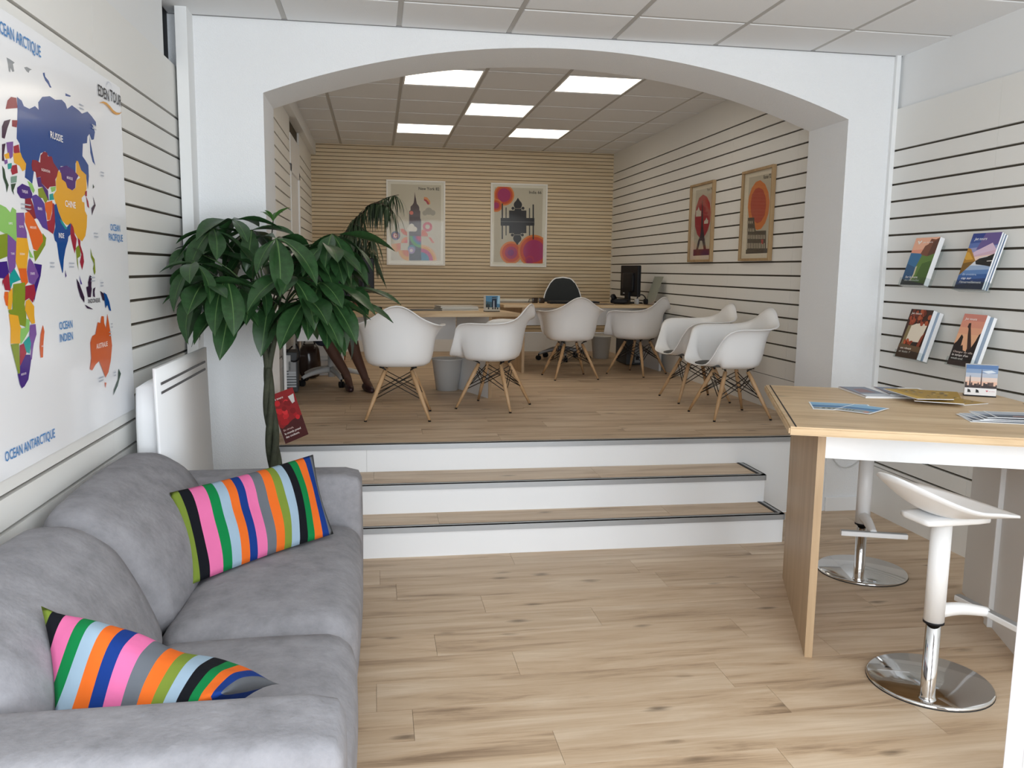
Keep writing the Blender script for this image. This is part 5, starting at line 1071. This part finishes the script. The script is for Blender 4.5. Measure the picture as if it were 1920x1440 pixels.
# ================================================================== bar stools
def make_stool(label, loc, facing, base_off):
    t = thing('bar_stool', label, 'stool', loc, 0, 'white gas-lift bar stools')
    bx, by = base_off
    bm = bmesh.new(); lathe(bm, [(0, 0), (.212, 0), (.216, .003), (.216, .009), (.210, .014), (.03, .0165), (0, .0165)], 56, c=(bx, by)); done('base_disc', bm, M_CHROME, t)
    done('base_gasket', LT([(.205, -.001), (.217, -.001), (.217, .003), (.205, .003)], 56, c=(bx, by)), M_RUBBER, t)
    done('lower_column', LT([(.030, .014), (.026, .022), (.025, .03), (.025, .31), (0, .31)], 24), M_CHROME, t)
    done('upper_column', LT([(.0335, .300), (.0335, .66), (0, .66)], 28), M_SHELL, t); done('column_seal', LT([(.0345, .294), (.0345, .302), (.02, .302), (.02, .294)], 24), M_BLACK, t)
    R_ = Matrix.Rotation(facing - pi / 2, 4, 'Z')       # local +y = facing
    def orient(o): o.matrix_local = R_; return o
    bm = bmesh.new(); NR, NT = 10, 48; top = []
    def rimz(a):   # a=0 at +x, pi/2 front
        s = sin(a); return .045 + (.085 * ((-s) ** 1.6) if s < 0 else -.060 * s ** 1.5)
    ring0 = None; rings = []
    for j in range(NR + 1):
        q = j / NR; row = []
        for k in range(NT):
            a = 2 * pi * k / NT; rx, ry = .205, (.245 if sin(a) > 0 else .215)
            r = q; z = .688 + (rimz(a) + .012) * q ** 1.9
            if sin(a) > 0: z = .688 + (rimz(a) + .012) * q ** 2.6 + .012 * q * (1 - q) * 2
            row.append(bm.verts.new((rx * r * cos(a), ry * r * sin(a), z)) if j else None)
        rings.append(row)
    c0 = bm.verts.new((0, 0, .688))
    for k in range(NT): bm.faces.new((c0, rings[1][k], rings[1][(k + 1) % NT]))
    for j in range(1, NR):
        for k in range(NT): bm.faces.new((rings[j][k], rings[j + 1][k], rings[j + 1][(k + 1) % NT], rings[j][(k + 1) % NT]))
    bmesh.ops.recalc_face_normals(bm, faces=bm.faces[:]); bmesh.ops.solidify(bm, geom=bm.faces[:], thickness=.008)
    orient(done('seat', bm, M_SHELL, t, smooth=True))
    orient(done('seat_mount', softbox(0, .01, .674, .15, .25, .030, .014, n=4), M_SHELL, t))
    o = orient(done('lift_lever', TB([(-.06, .06, .668), (-.12, .10, .655), (-.17, .13, .645)], .0045, 8), M_ALU, t))
    bm = bmesh.new(); tube(bm, bez((0, .02, .335), (0, .10, .345), (0, .16, .325), (0, .215, .315)), 0, 8, radii=[.026 - .0007 * i for i in range(13)])
    orient(done('footrest_arm', bm, M_SHELL, t))
    f_ = orient(done('footrest_bar', BX(-.145, .145, .205, .235, .300, .322, bev=.004), M_SHELL, t)); done('tread_strip', BX(-.143, .143, .208, .232, .322, .3235), M_ALU, f_)
    return t
make_stool('white bar stool on a mirror base standing in front of the high table', (1.908, 2.515, 0), radians(4), (.100, .130))
make_stool('white bar stool seen between the panels under the high table', (2.315, 3.615, 0), radians(-109), (.106, .142))

# ================================================================== brochure holders on the right slat wall
def art_coast(p, W, H):
    p.poly(0xefb497, [(0, 0), (W, 0), (W, H), (0, H)]); p.poly(0xe79a80, [(0, H * .66), (W, H * .66), (W, H * .76), (0, H * .74)])
    p.poly(0x2f6f9e, [(0, 0), (W, 0), (W, H * .64), (0, H * .68)]); p.poly(0x24557f, [(0, 0), (W * .6, 0), (W * .5, H * .35), (0, H * .45)])
    p.poly(0x7a4630, [(W * .42, H * .66), (W * .50, H * .82), (W * .62, H * .86), (W * .66, H * .97), (W * .85, H * .95), (W, H * .99), (W, H * .5), (W * .6, H * .58)])
    p.poly(0x5c3424, [(W * .72, H * .62), (W * .80, H * .90), (W, H * .96), (W, H * .55)])
    p.poly(0x5d7f36, [(W * .50, H * .63), (W * .72, H * .60), (W, H * .66), (W, 0), (W * .30, 0), (W * .42, H * .22), (W * .40, H * .38)])
    p.poly(0x456629, [(W * .62, H * .45), (W, H * .52), (W, 0), (W * .5, 0)]); p.poly(0xc9c3a4, [(W * .40, H * .38), (W * .46, H * .40), (W * .47, H * .22), (W * .33, 0), (W * .28, 0), (W * .41, H * .22)])
    p.poly(0x27313a, [(0, 0), (W, 0), (W, H * .03), (0, H * .12)])
    p.poly(0xf5efe8, [(W * .12, H * .93), (W * .17, H * .94), (W * .21, H * .90), (W * .26, H * .94), (W * .31, H * .93), (W * .21, H * .855)])
    p.text(0xf5efe8, JT.lower(), W * .36, H * .885, W * .40, H * .030, .1); p.text(0xf2f2f2, 'Sur la route', W * .12, H * .145, W * .52, H * .045, .1); p.text(0xcfd6d6, 'des merveilles', W * .12, H * .085, W * .62, H * .035, .1)
def art_lake(p, W, H):
    for i, c in enumerate((0x2b3f8a, 0x39549c, 0x5b74b4, 0x9a9cc8, 0xd9b6c8, 0xf3d3c6)): p.poly(c, [(0, H * (.5 - .0 * i)), (W, H * .5), (W, H * (1 - .075 * i)), (0, H * (1 - .09 * i))])
    p.poly(0x6a5a96, [(W * .45, H), (W, H), (W, H * .80), (W * .55, H * .72), (W * .30, H * .70)]); p.poly(0xe0c6dc, [(W * .25, H * .66), (W * .8, H * .82), (W, H * .70), (W * .3, H * .60)])
    for i, c in enumerate((0xdfe4ee, 0x9fb6d6, 0x5f86bd, 0x37609f, 0x2a4477, 0x27324c)): p.poly(c, [(0, 0), (W, 0), (W, H * (.50 - .075 * i)), (0, H * (.50 - .085 * i))])
    p.poly(0xb5812c, [(0, H * .74), (W * .12, H * .72), (W * .42, H * .505), (W * .10, H * .30), (0, H * .26)]); p.poly(0x7c5a22, [(0, H * .46), (W * .40, H * .50), (W * .1, H * .30), (0, H * .24)]); p.poly(0xdba63c, [(0, H * .66), (W * .10, H * .66), (W * .32, H * .53), (W * .08, H * .52), (0, H * .55)])
    p.poly(0x16181c, [(W * .42, H * .50), (W * .55, H * .55), (W * .80, H * .58), (W, H * .63), (W, H * .40), (W * .8, H * .42), (W * .48, H * .44)]); p.poly(0xe6e2e2, [(W * .50, H * .55), (W * .78, H * .59), (W * .80, H * .575), (W * .55, H * .545)]); p.poly(0xf3eee6, [(W * .82, H * .50), (W, H * .51), (W, H * .495), (W * .82, H * .49)])
    p.text(0xf6f6f6, JT, W * .12, H * .875, W * .44, H * .046, .15); p.text(0xbcd0ea, 'En croisière,', W * .14, H * .245, W * .50, H * .036, .1); p.text(0xf6f6f6, 'cap sur', W * .14, H * .175, W * .36, H * .040, .1); p.text(0xf6f6f6, "l'émerveillement.", W * .12, H * .105, W * .78, H * .040, .1)
def art_autumn(p, W, H):
    p.poly(0x3a2018, [(0, 0), (W, 0), (W, H), (0, H)]); p.poly(0x8c7a52, [(W * .06, H * .22), (W * .22, H * .22), (W * .28, H * .72), (W * .12, H * .70)])
    p.poly(0xefe3cf, [(W * .22, H * .34), (W * .86, H * .34), (W * .95, H * .72), (W * .50, H * .72), (W * .26, H * .66)])
    r = random.Random(4)
    for q in range(46):
        x, z = r.uniform(.08, 1.0) * W, H * r.uniform(.70, .97); p.circ(r.choice((0x8f3a22, 0xa9492a, 0x6d2a1a, 0xb75a34)), (x, z), W * r.uniform(.03, .08), n=9)
    for q in range(12): p.circ(r.choice((0xb4482a, 0xc9592f, 0x8a3520)), (W * r.uniform(.2, .55), H * r.uniform(.29, .37)), W * .05, n=9)
    p.poly(0x8f3f27, [(W * .78, H * .25), (W * .92, H * .25), (W * .98, H * .56), (W * .86, H * .46)]); p.poly(0x30241f, [(W * .48, H * .25), (W * .80, H * .25), (W * .78, H * .34), (W * .56, H * .33)])
    p.poly(0x6a5138, [(0, 0), (W, 0), (W, H * .25), (0, H * .28)]); p.poly(0x4a3328, [(0, 0), (W, 0), (W, H * .13), (0, H * .20)])
    p.text(0xf2ece2, JT, W * .08, H * .895, W * .46, H * .042, .1); p.text(0xf2ece2, 'on rêvait', W * .12, H * .175, W * .50, H * .040, .1); p.text(0xf2ece2, 'si loin ?', W * .10, H * .105, W * .52, H * .040, .1)
def art_sunset(p, W, H):
    for i, c in enumerate((0xd98c7d, 0xe49a82, 0xeba989, 0xf0b78f)): p.poly(c, [(0, 0), (W, 0), (W, H * (1 - .13 * i)), (0, H * (1 - .13 * i))])
    p.poly(0x241a1c, [(0, 0), (W, 0), (W, H * .66), (W * .93, H * .62), (W * .88, H * .50), (W * .78, H * .36), (W * .66, H * .48), (W * .62, H * .28), (W * .48, H * .30), (W * .40, H * .40), (W * .33, H * .38), (W * .30, H * .55), (W * .20, H * .60), (W * .10, H * .46), (0, H * .40)])
    p.poly(0x3a2420, [(W * .66, H * .30), (W * .80, H * .36), (W * .48, H * .74), (W * .43, H * .83), (W * .34, H * .82), (W * .33, H * .75), (W * .40, H * .72), (W * .46, H * .60)])
    p.poly(0x453232, [(0, 0), (W, 0), (W, H * .10), (0, H * .10)])
    p.text(0xf6f0ec, JT, W * .10, H * .885, W * .52, H * .045, .1); p.text(0xd9c8c0, 'Changer de ville', W * .08, H * .245, W * .86, H * .036, .1); p.text(0xf6f0ec, "le temps d'un", W * .08, H * .180, W * .72, H * .042, .1); p.text(0xf6f0ec, 'week-end.', W * .08, H * .115, W * .54, H * .042, .1)
HOLD = [('top left', 4.205, 4.415, 1.440, .275, art_coast, 1, .030, 'coast and green hillside brochure "Sur la route" in the top left holder', None),
        ('top right', 3.752, 3.957, 1.428, .295, art_lake, 3, .009, 'blue mountain lake brochure "En croisière" in the top right holder', None),
        ('bottom left', 4.215, 4.412, 1.030, .285, art_autumn, 2, .026, 'brown autumn tree brochure in the bottom left holder', None),
        ('bottom right', 3.795, 3.963, 1.036, .275, art_sunset, 2, .020, 'sunset raised arm brochure "Changer de ville" in the bottom right holder', None)]
for pos, ya, yb, z, H, art, nb, th, lab, _ in HOLD:
    W = yb - ya; rot = (radians(-17), 0, -pi / 2)
    T_tot = nb * (th + .002)
    t = thing('brochure_holder', f'clear slanted brochure holder at the {pos} of the right slat wall', 'holder', (2.952, yb + .008, z - .006), 0, 'clear brochure holders', rot=rot)
    bm = bmesh.new(); Wh = W + .02; dp = T_tot + .006
    box(bm, -.0, Wh, dp, dp + .003, 0, .24); box(bm, 0, Wh, -.006, dp + .003, 0, .003); box(bm, 0, Wh, -.006, -.003, 0, .045); box(bm, 0, .003, -.006, dp, 0, .045); box(bm, Wh - .003, Wh, -.006, dp, 0, .045)
    done('clear_pocket', bm, M_ACRYL, t); done('wall_hook', BX(Wh * .2, Wh * .8, dp + .002, dp + .012, .195, .21), M_ACRYL, t)
    M3 = Matrix.Translation((2.952, yb + .008, z - .006)) @ (Matrix.Rotation(-pi / 2, 4, 'Z') @ Matrix.Rotation(radians(-17), 4, 'X'))
    names = {0: lab}
    rb = random.Random(pos)
    for k in range(nb):
        l_ = lab if k == 0 else (f'{("second", "third")[k - 1]} brochure of the stack in the {pos} holder, only its page edges showing')
        b_ = thing('brochure', l_, 'brochure', M3 @ Vector((.010 + (.0 if k == 0 else rb.uniform(.012, .03) if pos.startswith('bottom') else .004 * k), k * (th + .002), .004)), 0, 'travel brochures', rot=rot)
        if k == 0: booklet(b_, W, H, th, art)
        else:
            done('pages', BX(.001, W - .001, .0008, th, .001, H - .004 * k), M_PAPER, b_); done('cover', BX(0, W, 0, .0008, 0, H - .004 * k), flat((0x9fb0c4, 0x6f86a6)[k - 1]), b_)
    if pos == 'bottom left':
        pass

# ================================================================== things on the high table
TT = .9455
Rm = Matrix.Rotation(TA, 3, 'Z')
def card(label, corners, z, th, art, group=None, nm='postcard', cat='postcard', tilt=0):
    """flat printed sheet: corner A, then width and height directions on the table"""
    A, B, D = (Vector((*c, 0)) for c in corners); ux = B - A; W = ux.length; ang = atan2(ux.y, ux.x); H = (D - A).length
    t = thing(nm, label, cat, (A.x, A.y, z), ang, group)
    if tilt: t.rotation_euler = (tilt, 0, ang)
    done('sheet', BX(0, W, 0, H, 0, th), M_PAPER, t)
    p = Print(clip=(0, W, -H, 0), y=0); art(p, W, H); o = p.build('picture', t)
    # the print is made upright (x/z, facing -y): lay it face up
    for v in o.data.vertices: v.co = Vector((v.co.x, v.co.z + H, th - v.co.y + .0002))
    o.data.update(); return t
def art_sea(p, W, H):
    p.poly(0xeef0f2, [(0, -H), (W, -H), (W, 0), (0, 0)]); b = .006
    p.poly(0x4f8fc0, [(b, -H + b), (W - b, -H + b), (W - b, -b), (b, -b)]); p.poly(0x7fb0d2, [(b, -H * .45), (W - b, -H * .35), (W - b, -b), (b, -b)]); p.poly(0x2f6798, [(b, -H * .62), (W - b, -H * .50), (W - b, -H * .36), (b, -H * .44)])
    p.poly(0x8d9699, [(b, -H + b), (W - b, -H + b), (W - b, -H * .72), (W * .6, -H * .62), (b, -H * .70)]); p.poly(0x5d6b66, [(W * .1, -H * .9), (W * .55, -H * .9), (W * .5, -H * .74), (W * .2, -H * .72)])
    for i in range(5): p.poly(0xb9bdbb, [(W * (.12 + .09 * i), -H * .88), (W * (.16 + .09 * i), -H * .88), (W * (.16 + .09 * i), -H * .78), (W * (.12 + .09 * i), -H * .78)])
    p.poly(0xd98a72, [(W * .74, -H * .92), (W * .90, -H * .92), (W * .88, -H * .80), (W * .78, -H * .80)])
card('blue seaside postcard lying under another at the left of the high table', ((1.752, 3.135), (1.972, 3.040), (1.814, 3.320)), TT, .0015, art_sea, 'seaside postcards')
card('blue seaside postcard lying on top, nearest the left front of the high table', ((1.825, 3.105), (1.912, 2.988), (1.992, 3.218)), TT + .002, .0015, art_sea, 'seaside postcards')
def art_grey(p, W, H):
    p.poly(0xeef0f2, [(0, -H), (W, -H), (W, 0), (0, 0)]); b = .005
    p.poly(0x6d7a8c, [(b, -H + b), (W - b, -H + b), (W - b, -b), (b, -b)]); p.poly(0xaeb6c0, [(b, -H * .5), (W - b, -H * .4), (W - b, -b), (b, -b)]); p.poly(0x3c4654, [(b, -H + b), (W - b, -H + b), (W - b, -H * .7), (W * .5, -H * .55), (b, -H * .72)]); p.poly(0x8b6f70, [(W * .3, -H * .85), (W * .6, -H * .85), (W * .55, -H * .65), (W * .35, -H * .65)])
rc = random.Random(21)
for k in range(6):
    a = -.25 + rc.uniform(-.18, .18); w, h = .21, .15; x, y = 2.205 + .025 * k + rc.uniform(-.01, .01), 2.800 + .004 * k + rc.uniform(-.012, .012)
    lab = ('lowest', 'second', 'third', 'fourth', 'fifth', 'topmost')[k]
    card(f'grey landscape postcard, {lab} of the fan at the right front of the high table', ((x, y), (x + w * cos(a), y + w * sin(a)), (x - h * sin(a), y + h * cos(a))), TT + k * .0026, .0022, art_grey, 'fanned grey postcards')
def art_mag(p, W, H):
    p.poly(0xc9cfd6, [(0, -H), (W, -H), (W, 0), (0, 0)]); p.poly(0x7e8798, [(0, -H * .75), (W * .5, -H * .7), (W * .5, 0), (0, 0)]); p.poly(0x8b6d70, [(W * .1, -H * .6), (W * .4, -H * .6), (W * .35, -H * .2), (W * .15, -H * .25)]); p.poly(0xeceef0, [(W * .5, -H), (W, -H), (W, 0), (W * .5, 0)]); p.poly(0x9a8f96, [(W * .55, -H * .6), (W * .95, -H * .55), (W * .92, -H * .15), (W * .6, -H * .2)]); p.poly(0x5a3030, [(0, -H), (W * .03, -H), (W * .03, 0), (0, 0)])
card('white and grey magazine lying at the back of the high table', ((2.15, 3.40), (2.40, 3.36), (2.235, 3.705)), TT, .008, art_mag, 'magazines on the high table', 'magazine', 'magazine')
card('second grey magazine overlapping the first at the back of the high table', ((2.28, 3.42), (2.48, 3.36), (2.36, 3.665)), TT + .0085, .004, art_mag, 'magazines on the high table', 'magazine', 'magazine')
def art_gold(p, W, H):
    p.poly(0xa98734, [(0, -H), (W, -H), (W, 0), (0, 0)]); p.poly(0xc4a044, [(0, -H), (W * .25, -H), (W * .2, 0), (0, 0)]); r = random.Random(8)
    for q in range(18):
        x, z = r.uniform(.25, .9) * W, -H * r.uniform(.15, .85); d = W * r.uniform(.04, .10); p.poly(r.choice((0x4a4335, 0x8b8d8c, 0x5b5f66, 0xd6c489, 0x2f2c26)), [(x, z), (x + d, z + d * .4), (x + d * 1.2, z - d * .4), (x + d * .3, z - d * .6)])
card('gold covered leaflet fanned to the left among the gold leaflets on the high table', ((2.26, 3.215), (2.42, 3.115), (2.355, 3.515)), TT + .014, .003, art_gold, 'gold leaflets', 'leaflet', 'leaflet', .03)
card('gold covered leaflet on top of the gold leaflets on the high table', ((2.245, 3.175), (2.40, 3.155), (2.32, 3.47)), TT + .028, .003, art_gold, 'gold leaflets', 'leaflet', 'leaflet', .0)
card('gold covered leaflet farthest right among the gold leaflets on the high table', ((2.46, 3.17), (2.60, 3.20), (2.41, 3.46)), TT + .0005, .003, art_gold, 'gold leaflets', 'leaflet', 'leaflet')
def art_city(p, W, H):
    p.poly(0xe6e4e4, [(-W, 0), (W, 0), (W, H), (-W, H)]); b = H * .27
    for i, c in enumerate((0x4f6f9c, 0x7a90ae, 0xa9b0bd, 0xd3bfb4, 0xd9b09a)): p.poly(c, [(-W, b), (W, b), (W, H * (1 - .13 * i)), (-W, H * (1 - .13 * i))])
    p.poly(0xc9d0d8, [(0, H * .80), (W * .3, H * .84), (W * .45, H * .78), (W * .2, H * .74)])
    r = random.Random(6); x = -W / 2
    while x < W / 2:
        w = W * r.uniform(.035, .07); h = b + H * r.uniform(.06, .20); p.poly(r.choice((0x3b302f, 0x4a3c3a, 0x5c4a45)), [(x, b), (x + w, b), (x + w, h), (x, h)]); x += w
    p.poly(0x352b2c, [(-W / 2, b), (W / 2, b), (W / 2, b + H * .08), (-W / 2, b + H * .07)])
    p.poly(0x463a3c, [(-.003, b), (.003, b), (.0008, H * .86), (-.0008, H * .86)]); p.poly(0x463a3c, [(-W * .38, b), (-W * .32, b), (-W * .345, H * .66), (-W * .36, H * .66)])
    for x in (-.36, -.10): p.poly(0x222222, [(x * W - .006, .018), (x * W + .008, .018), (x * W + .004, .030), (x * W - .006, .034)])
    p.poly(0xc43a4c, [(W * .16, H * .205), (W * .19, H * .21), (W * .205, H * .19), (W * .22, H * .21), (W * .25, H * .205), (W * .205, H * .155)]); p.text(0xc88a92, JT.lower(), W * .27, H * .17, W * .18, H * .03)
picture_block('calendar_block', 'small picture block of a city skyline standing on the back of the high table', (2.722, 3.408, TT), radians(-32), .128, .045, .145, art_city, 0)

# cable on the arch wall pier below the table
o = done('cable', TB(bez((2.83, 4.79, .36), (2.86, 4.775, .25), (2.98, 4.775, .26), (3.03, 4.79, .35), 14), .0035, 6), M_LGREY); tag(o, 'thin pale cable looping on the wall under the high table', 'cable')
# white upright board cut by the right edge of the picture
t = thing('display_panel', 'white upright display panel cut off by the lower right picture edge', 'panel', (1.690, 1.90, 0), -.72)
done('panel_board', BX(.016, .26, .002, .024, 0, 1.02), mat('panel_white', (.62, .62, .64), .5), t); done('edge_profile', BX(0, .018, -.003, .029, 0, 1.025, bev=.002), mat('panel_edge', (.68, .66, .68), .4), t); done('groove_strip', BX(.045, .049, .0005, .003, 0, 1.02), M_LGREY, t)

# ================================================================== person at the left desk
M_SKIN = mat('skin_brown', (.23, .105, .06), .55, spec=.35)
M_STOCK = mat('brown_stockings', (.115, .055, .038), .7)
M_DRESS = mat('navy_dress', (.018, .024, .045), .85)
M_HAIR = mat('dark_brown_hair', (.045, .024, .014), .6)
per = thing('person', 'person in a navy dress and dark shoes seated behind the left desk, mostly hidden', 'person', (-.385, 7.40, UF), 0)
def skin(name, chains, m, levels=2, sub=True):
    """chains: lists of (x,y,z,r); the first vertex of later chains may reuse an index via ('@', i)"""
    V, E, Rr = [], [], []
    for ch in chains:
        prev = None
        for p in ch:
            if p[0] == '@': idx = p[1]
            else: V.append(p[:3]); Rr.append(p[3]); idx = len(V) - 1
            if prev is not None: E.append((prev, idx))
            prev = idx
    me = bpy.data.meshes.new(name); me.from_pydata(V, E, []); o = bpy.data.objects.new(name, me); COL.objects.link(o)
    md = o.modifiers.new('skin', 'SKIN'); md.use_smooth_shade = True
    for i, r in enumerate(Rr): me.skin_vertices[0].data[i].radius = (r, r) if not isinstance(r, tuple) else r
    me.skin_vertices[0].data[0].use_root = True
    s = o.modifiers.new('sub', 'SUBSURF'); s.levels = levels; s.render_levels = levels
    dg = bpy.context.evaluated_depsgraph_get(); me2 = bpy.data.meshes.new_from_object(o.evaluated_get(dg)); me2.name = name
    bpy.data.objects.remove(o); me2.materials.clear(); me2.materials.append(m)
    for p in me2.polygons: p.use_smooth = True; p.material_index = 0
    return me2
# seated, facing the visitors (-y); hips .48 above the floor; ankles crossed, right foot forward
chains = [[(0, .02, .50, .12), (0, .03, .62, .115), (0, .02, .76, .125), (0, .0, .88, .12), (0, -.005, .965, .055), (0, -.01, 1.03, .048)],
          [('@', 0), (-.09, -.06, .50, .088), (-.08, -.28, .50, .074), (-.04, -.40, .47, .062), (.04, -.37, .30, .050), (.135, -.33, .13, .036), (.150, -.335, .085, .034), (.165, -.42, .045, .030), (.175, -.50, .028, .022)],
          [('@', 0), (.09, -.06, .50, .088), (.13, -.28, .50, .074), (.17, -.42, .47, .060), (.215, -.41, .30, .048), (.285, -.40, .12, .034), (.295, -.40, .085, .032), (.325, -.48, .045, .030), (.345, -.56, .026, .022)],
          [('@', 3), (-.165, .0, .88, .055), (-.215, .0, .76, .044), (-.235, -.05, .655, .038), (-.17, -.22, .665, .030), (-.12, -.31, .685, .024)],
          [('@', 3), (.165, .0, .88, .055), (.215, .0, .76, .044), (.235, -.05, .655, .038), (.17, -.22, .665, .030), (.12, -.31, .685, .024)]]
bm_me = skin('body', chains, M_SKIN)
body = bpy.data.objects.new('body', bm_me); link(body, per)
bm_me.materials.append(M_STOCK)
for p in bm_me.polygons:
    if p.center.z < .52 and p.center.y < -.1: p.material_index = 1
# head with a face
bm = softbox(0, -.025, 1.135, .150, .185, .225, .074, (.004, .0, .0), n=12, fn=lambda x, y, z: (x * (1 - .9 * max(0, 1.08 - z)), y - .02 * max(0, (1.10 - z) / .08), z))
for sx in (-1, 1): # ears and eyes
    r = bmesh.ops.create_uvsphere(bm, u_segments=10, v_segments=6, radius=.024)
    for v in r['verts']: v.co = Vector((v.co.x * .35 + sx * .078, v.co.y * .7 - .01, v.co.z * 1.25 + 1.13))
r = bmesh.ops.create_uvsphere(bm, u_segments=10, v_segments=8, radius=.02)
for v in r['verts']: v.co = Vector((v.co.x * .8, v.co.y * .9 - .122, v.co.z * 1.5 + 1.118))
done('head', bm, M_SKIN, per, smooth=True)
bm = bmesh.new()
for sx in (-1, 1):
    r = bmesh.ops.create_uvsphere(bm, u_segments=10, v_segments=8, radius=.0125)
    for v in r['verts']: v.co += Vector((sx * .032, -.108, 1.142))
done('eyes', bm, mat('dark_eye', (.02, .015, .012), .2), per, smooth=True)
done('lips', softbox(0, -.118, 1.078, .045, .014, .016, .006, n=3), mat('lip', (.30, .09, .07), .5), per)
bm = softbox(0, .015, 1.16, .185, .205, .235, .095, n=10, fn=lambda x, y, z: (x, y + (.028 if y < -.02 else 0) + .35 * max(0, z * 0), z))
r = [v for v in bm.verts if v.co.y < -.045 and v.co.z < 1.205]; bmesh.ops.delete(bm, geom=r, context='VERTS')
done('hair', bm, M_HAIR, per, smooth=True)
# hands: palm, four fingers, thumb, resting on the keyboard side of the desk
for sx in (-1, 1):
    w = Vector((sx * .12, -.31, .690)); f0 = w + Vector((-sx * .01, -.045, -.004)); ch = [[(*w, .021), (*f0, .026)]]
    for k, ln_ in enumerate((.062, .072, .068, .052)):
        b = f0 + Vector((sx * (.026 - .0175 * k), -.032, 0)); e = b + Vector((0, -ln_ * .55, .008)); g = b + Vector((0, -ln_ * .95, -.010)); ch.append([('@', 1), (*b, .0092), (*e, .0082), (*g, .0070)])
    tb = f0 + Vector((-sx * .028, -.002, -.004)); ch.append([('@', 1), (*tb, .010), (*(tb + Vector((-sx * .016, -.030, -.004))), .0085)])
    h = bpy.data.objects.new('hand', skin('hand', ch, M_SKIN)); link(h, per)
# dress: torso and skirt over the thighs
dch = [[(0, -.02, .52, .150), (0, .03, .63, .130), (0, .02, .77, .140), (0, .0, .885, .132), (0, -.002, .93, .085)],
       [('@', 0), (-.085, -.10, .505, .104), (-.085, -.30, .505, .092), (-.05, -.42, .475, .080), (-.03, -.415, .36, .074)],
       [('@', 0), (.085, -.10, .505, .104), (.125, -.30, .505, .092), (.160, -.435, .475, .078), (.175, -.425, .40, .070)],
       [('@', 3), (-.160, .0, .885, .070), (-.212, .0, .78, .056)], [('@', 3), (.160, .0, .885, .070), (.212, .0, .78, .056)]]
dr = bpy.data.objects.new('dress', skin('dress', dch, M_DRESS)); link(dr, per)
# shoes
for (ax, ay), (tx, ty) in (((.150, -.335), (.178, -.515)), ((.295, -.400), (.350, -.580))):
    d = Vector((tx - ax, ty - ay, 0)).normalized(); P = lambda s, z: (ax + d.x * s, ay + d.y * s, z)
    me = skin('shoe', [[(*P(-.03, .035), .036), (*P(.02, .030), .037), (*P(.10, .026), .038), (*P(.165, .022), .030), (*P(.20, .018), .018)]], mat('dark_red_shoe', (.045, .018, .020), .4))
    for v in me.vertices: v.co.z = max(.002, v.co.z)
    s = bpy.data.objects.new('shoe', me); link(s, per)
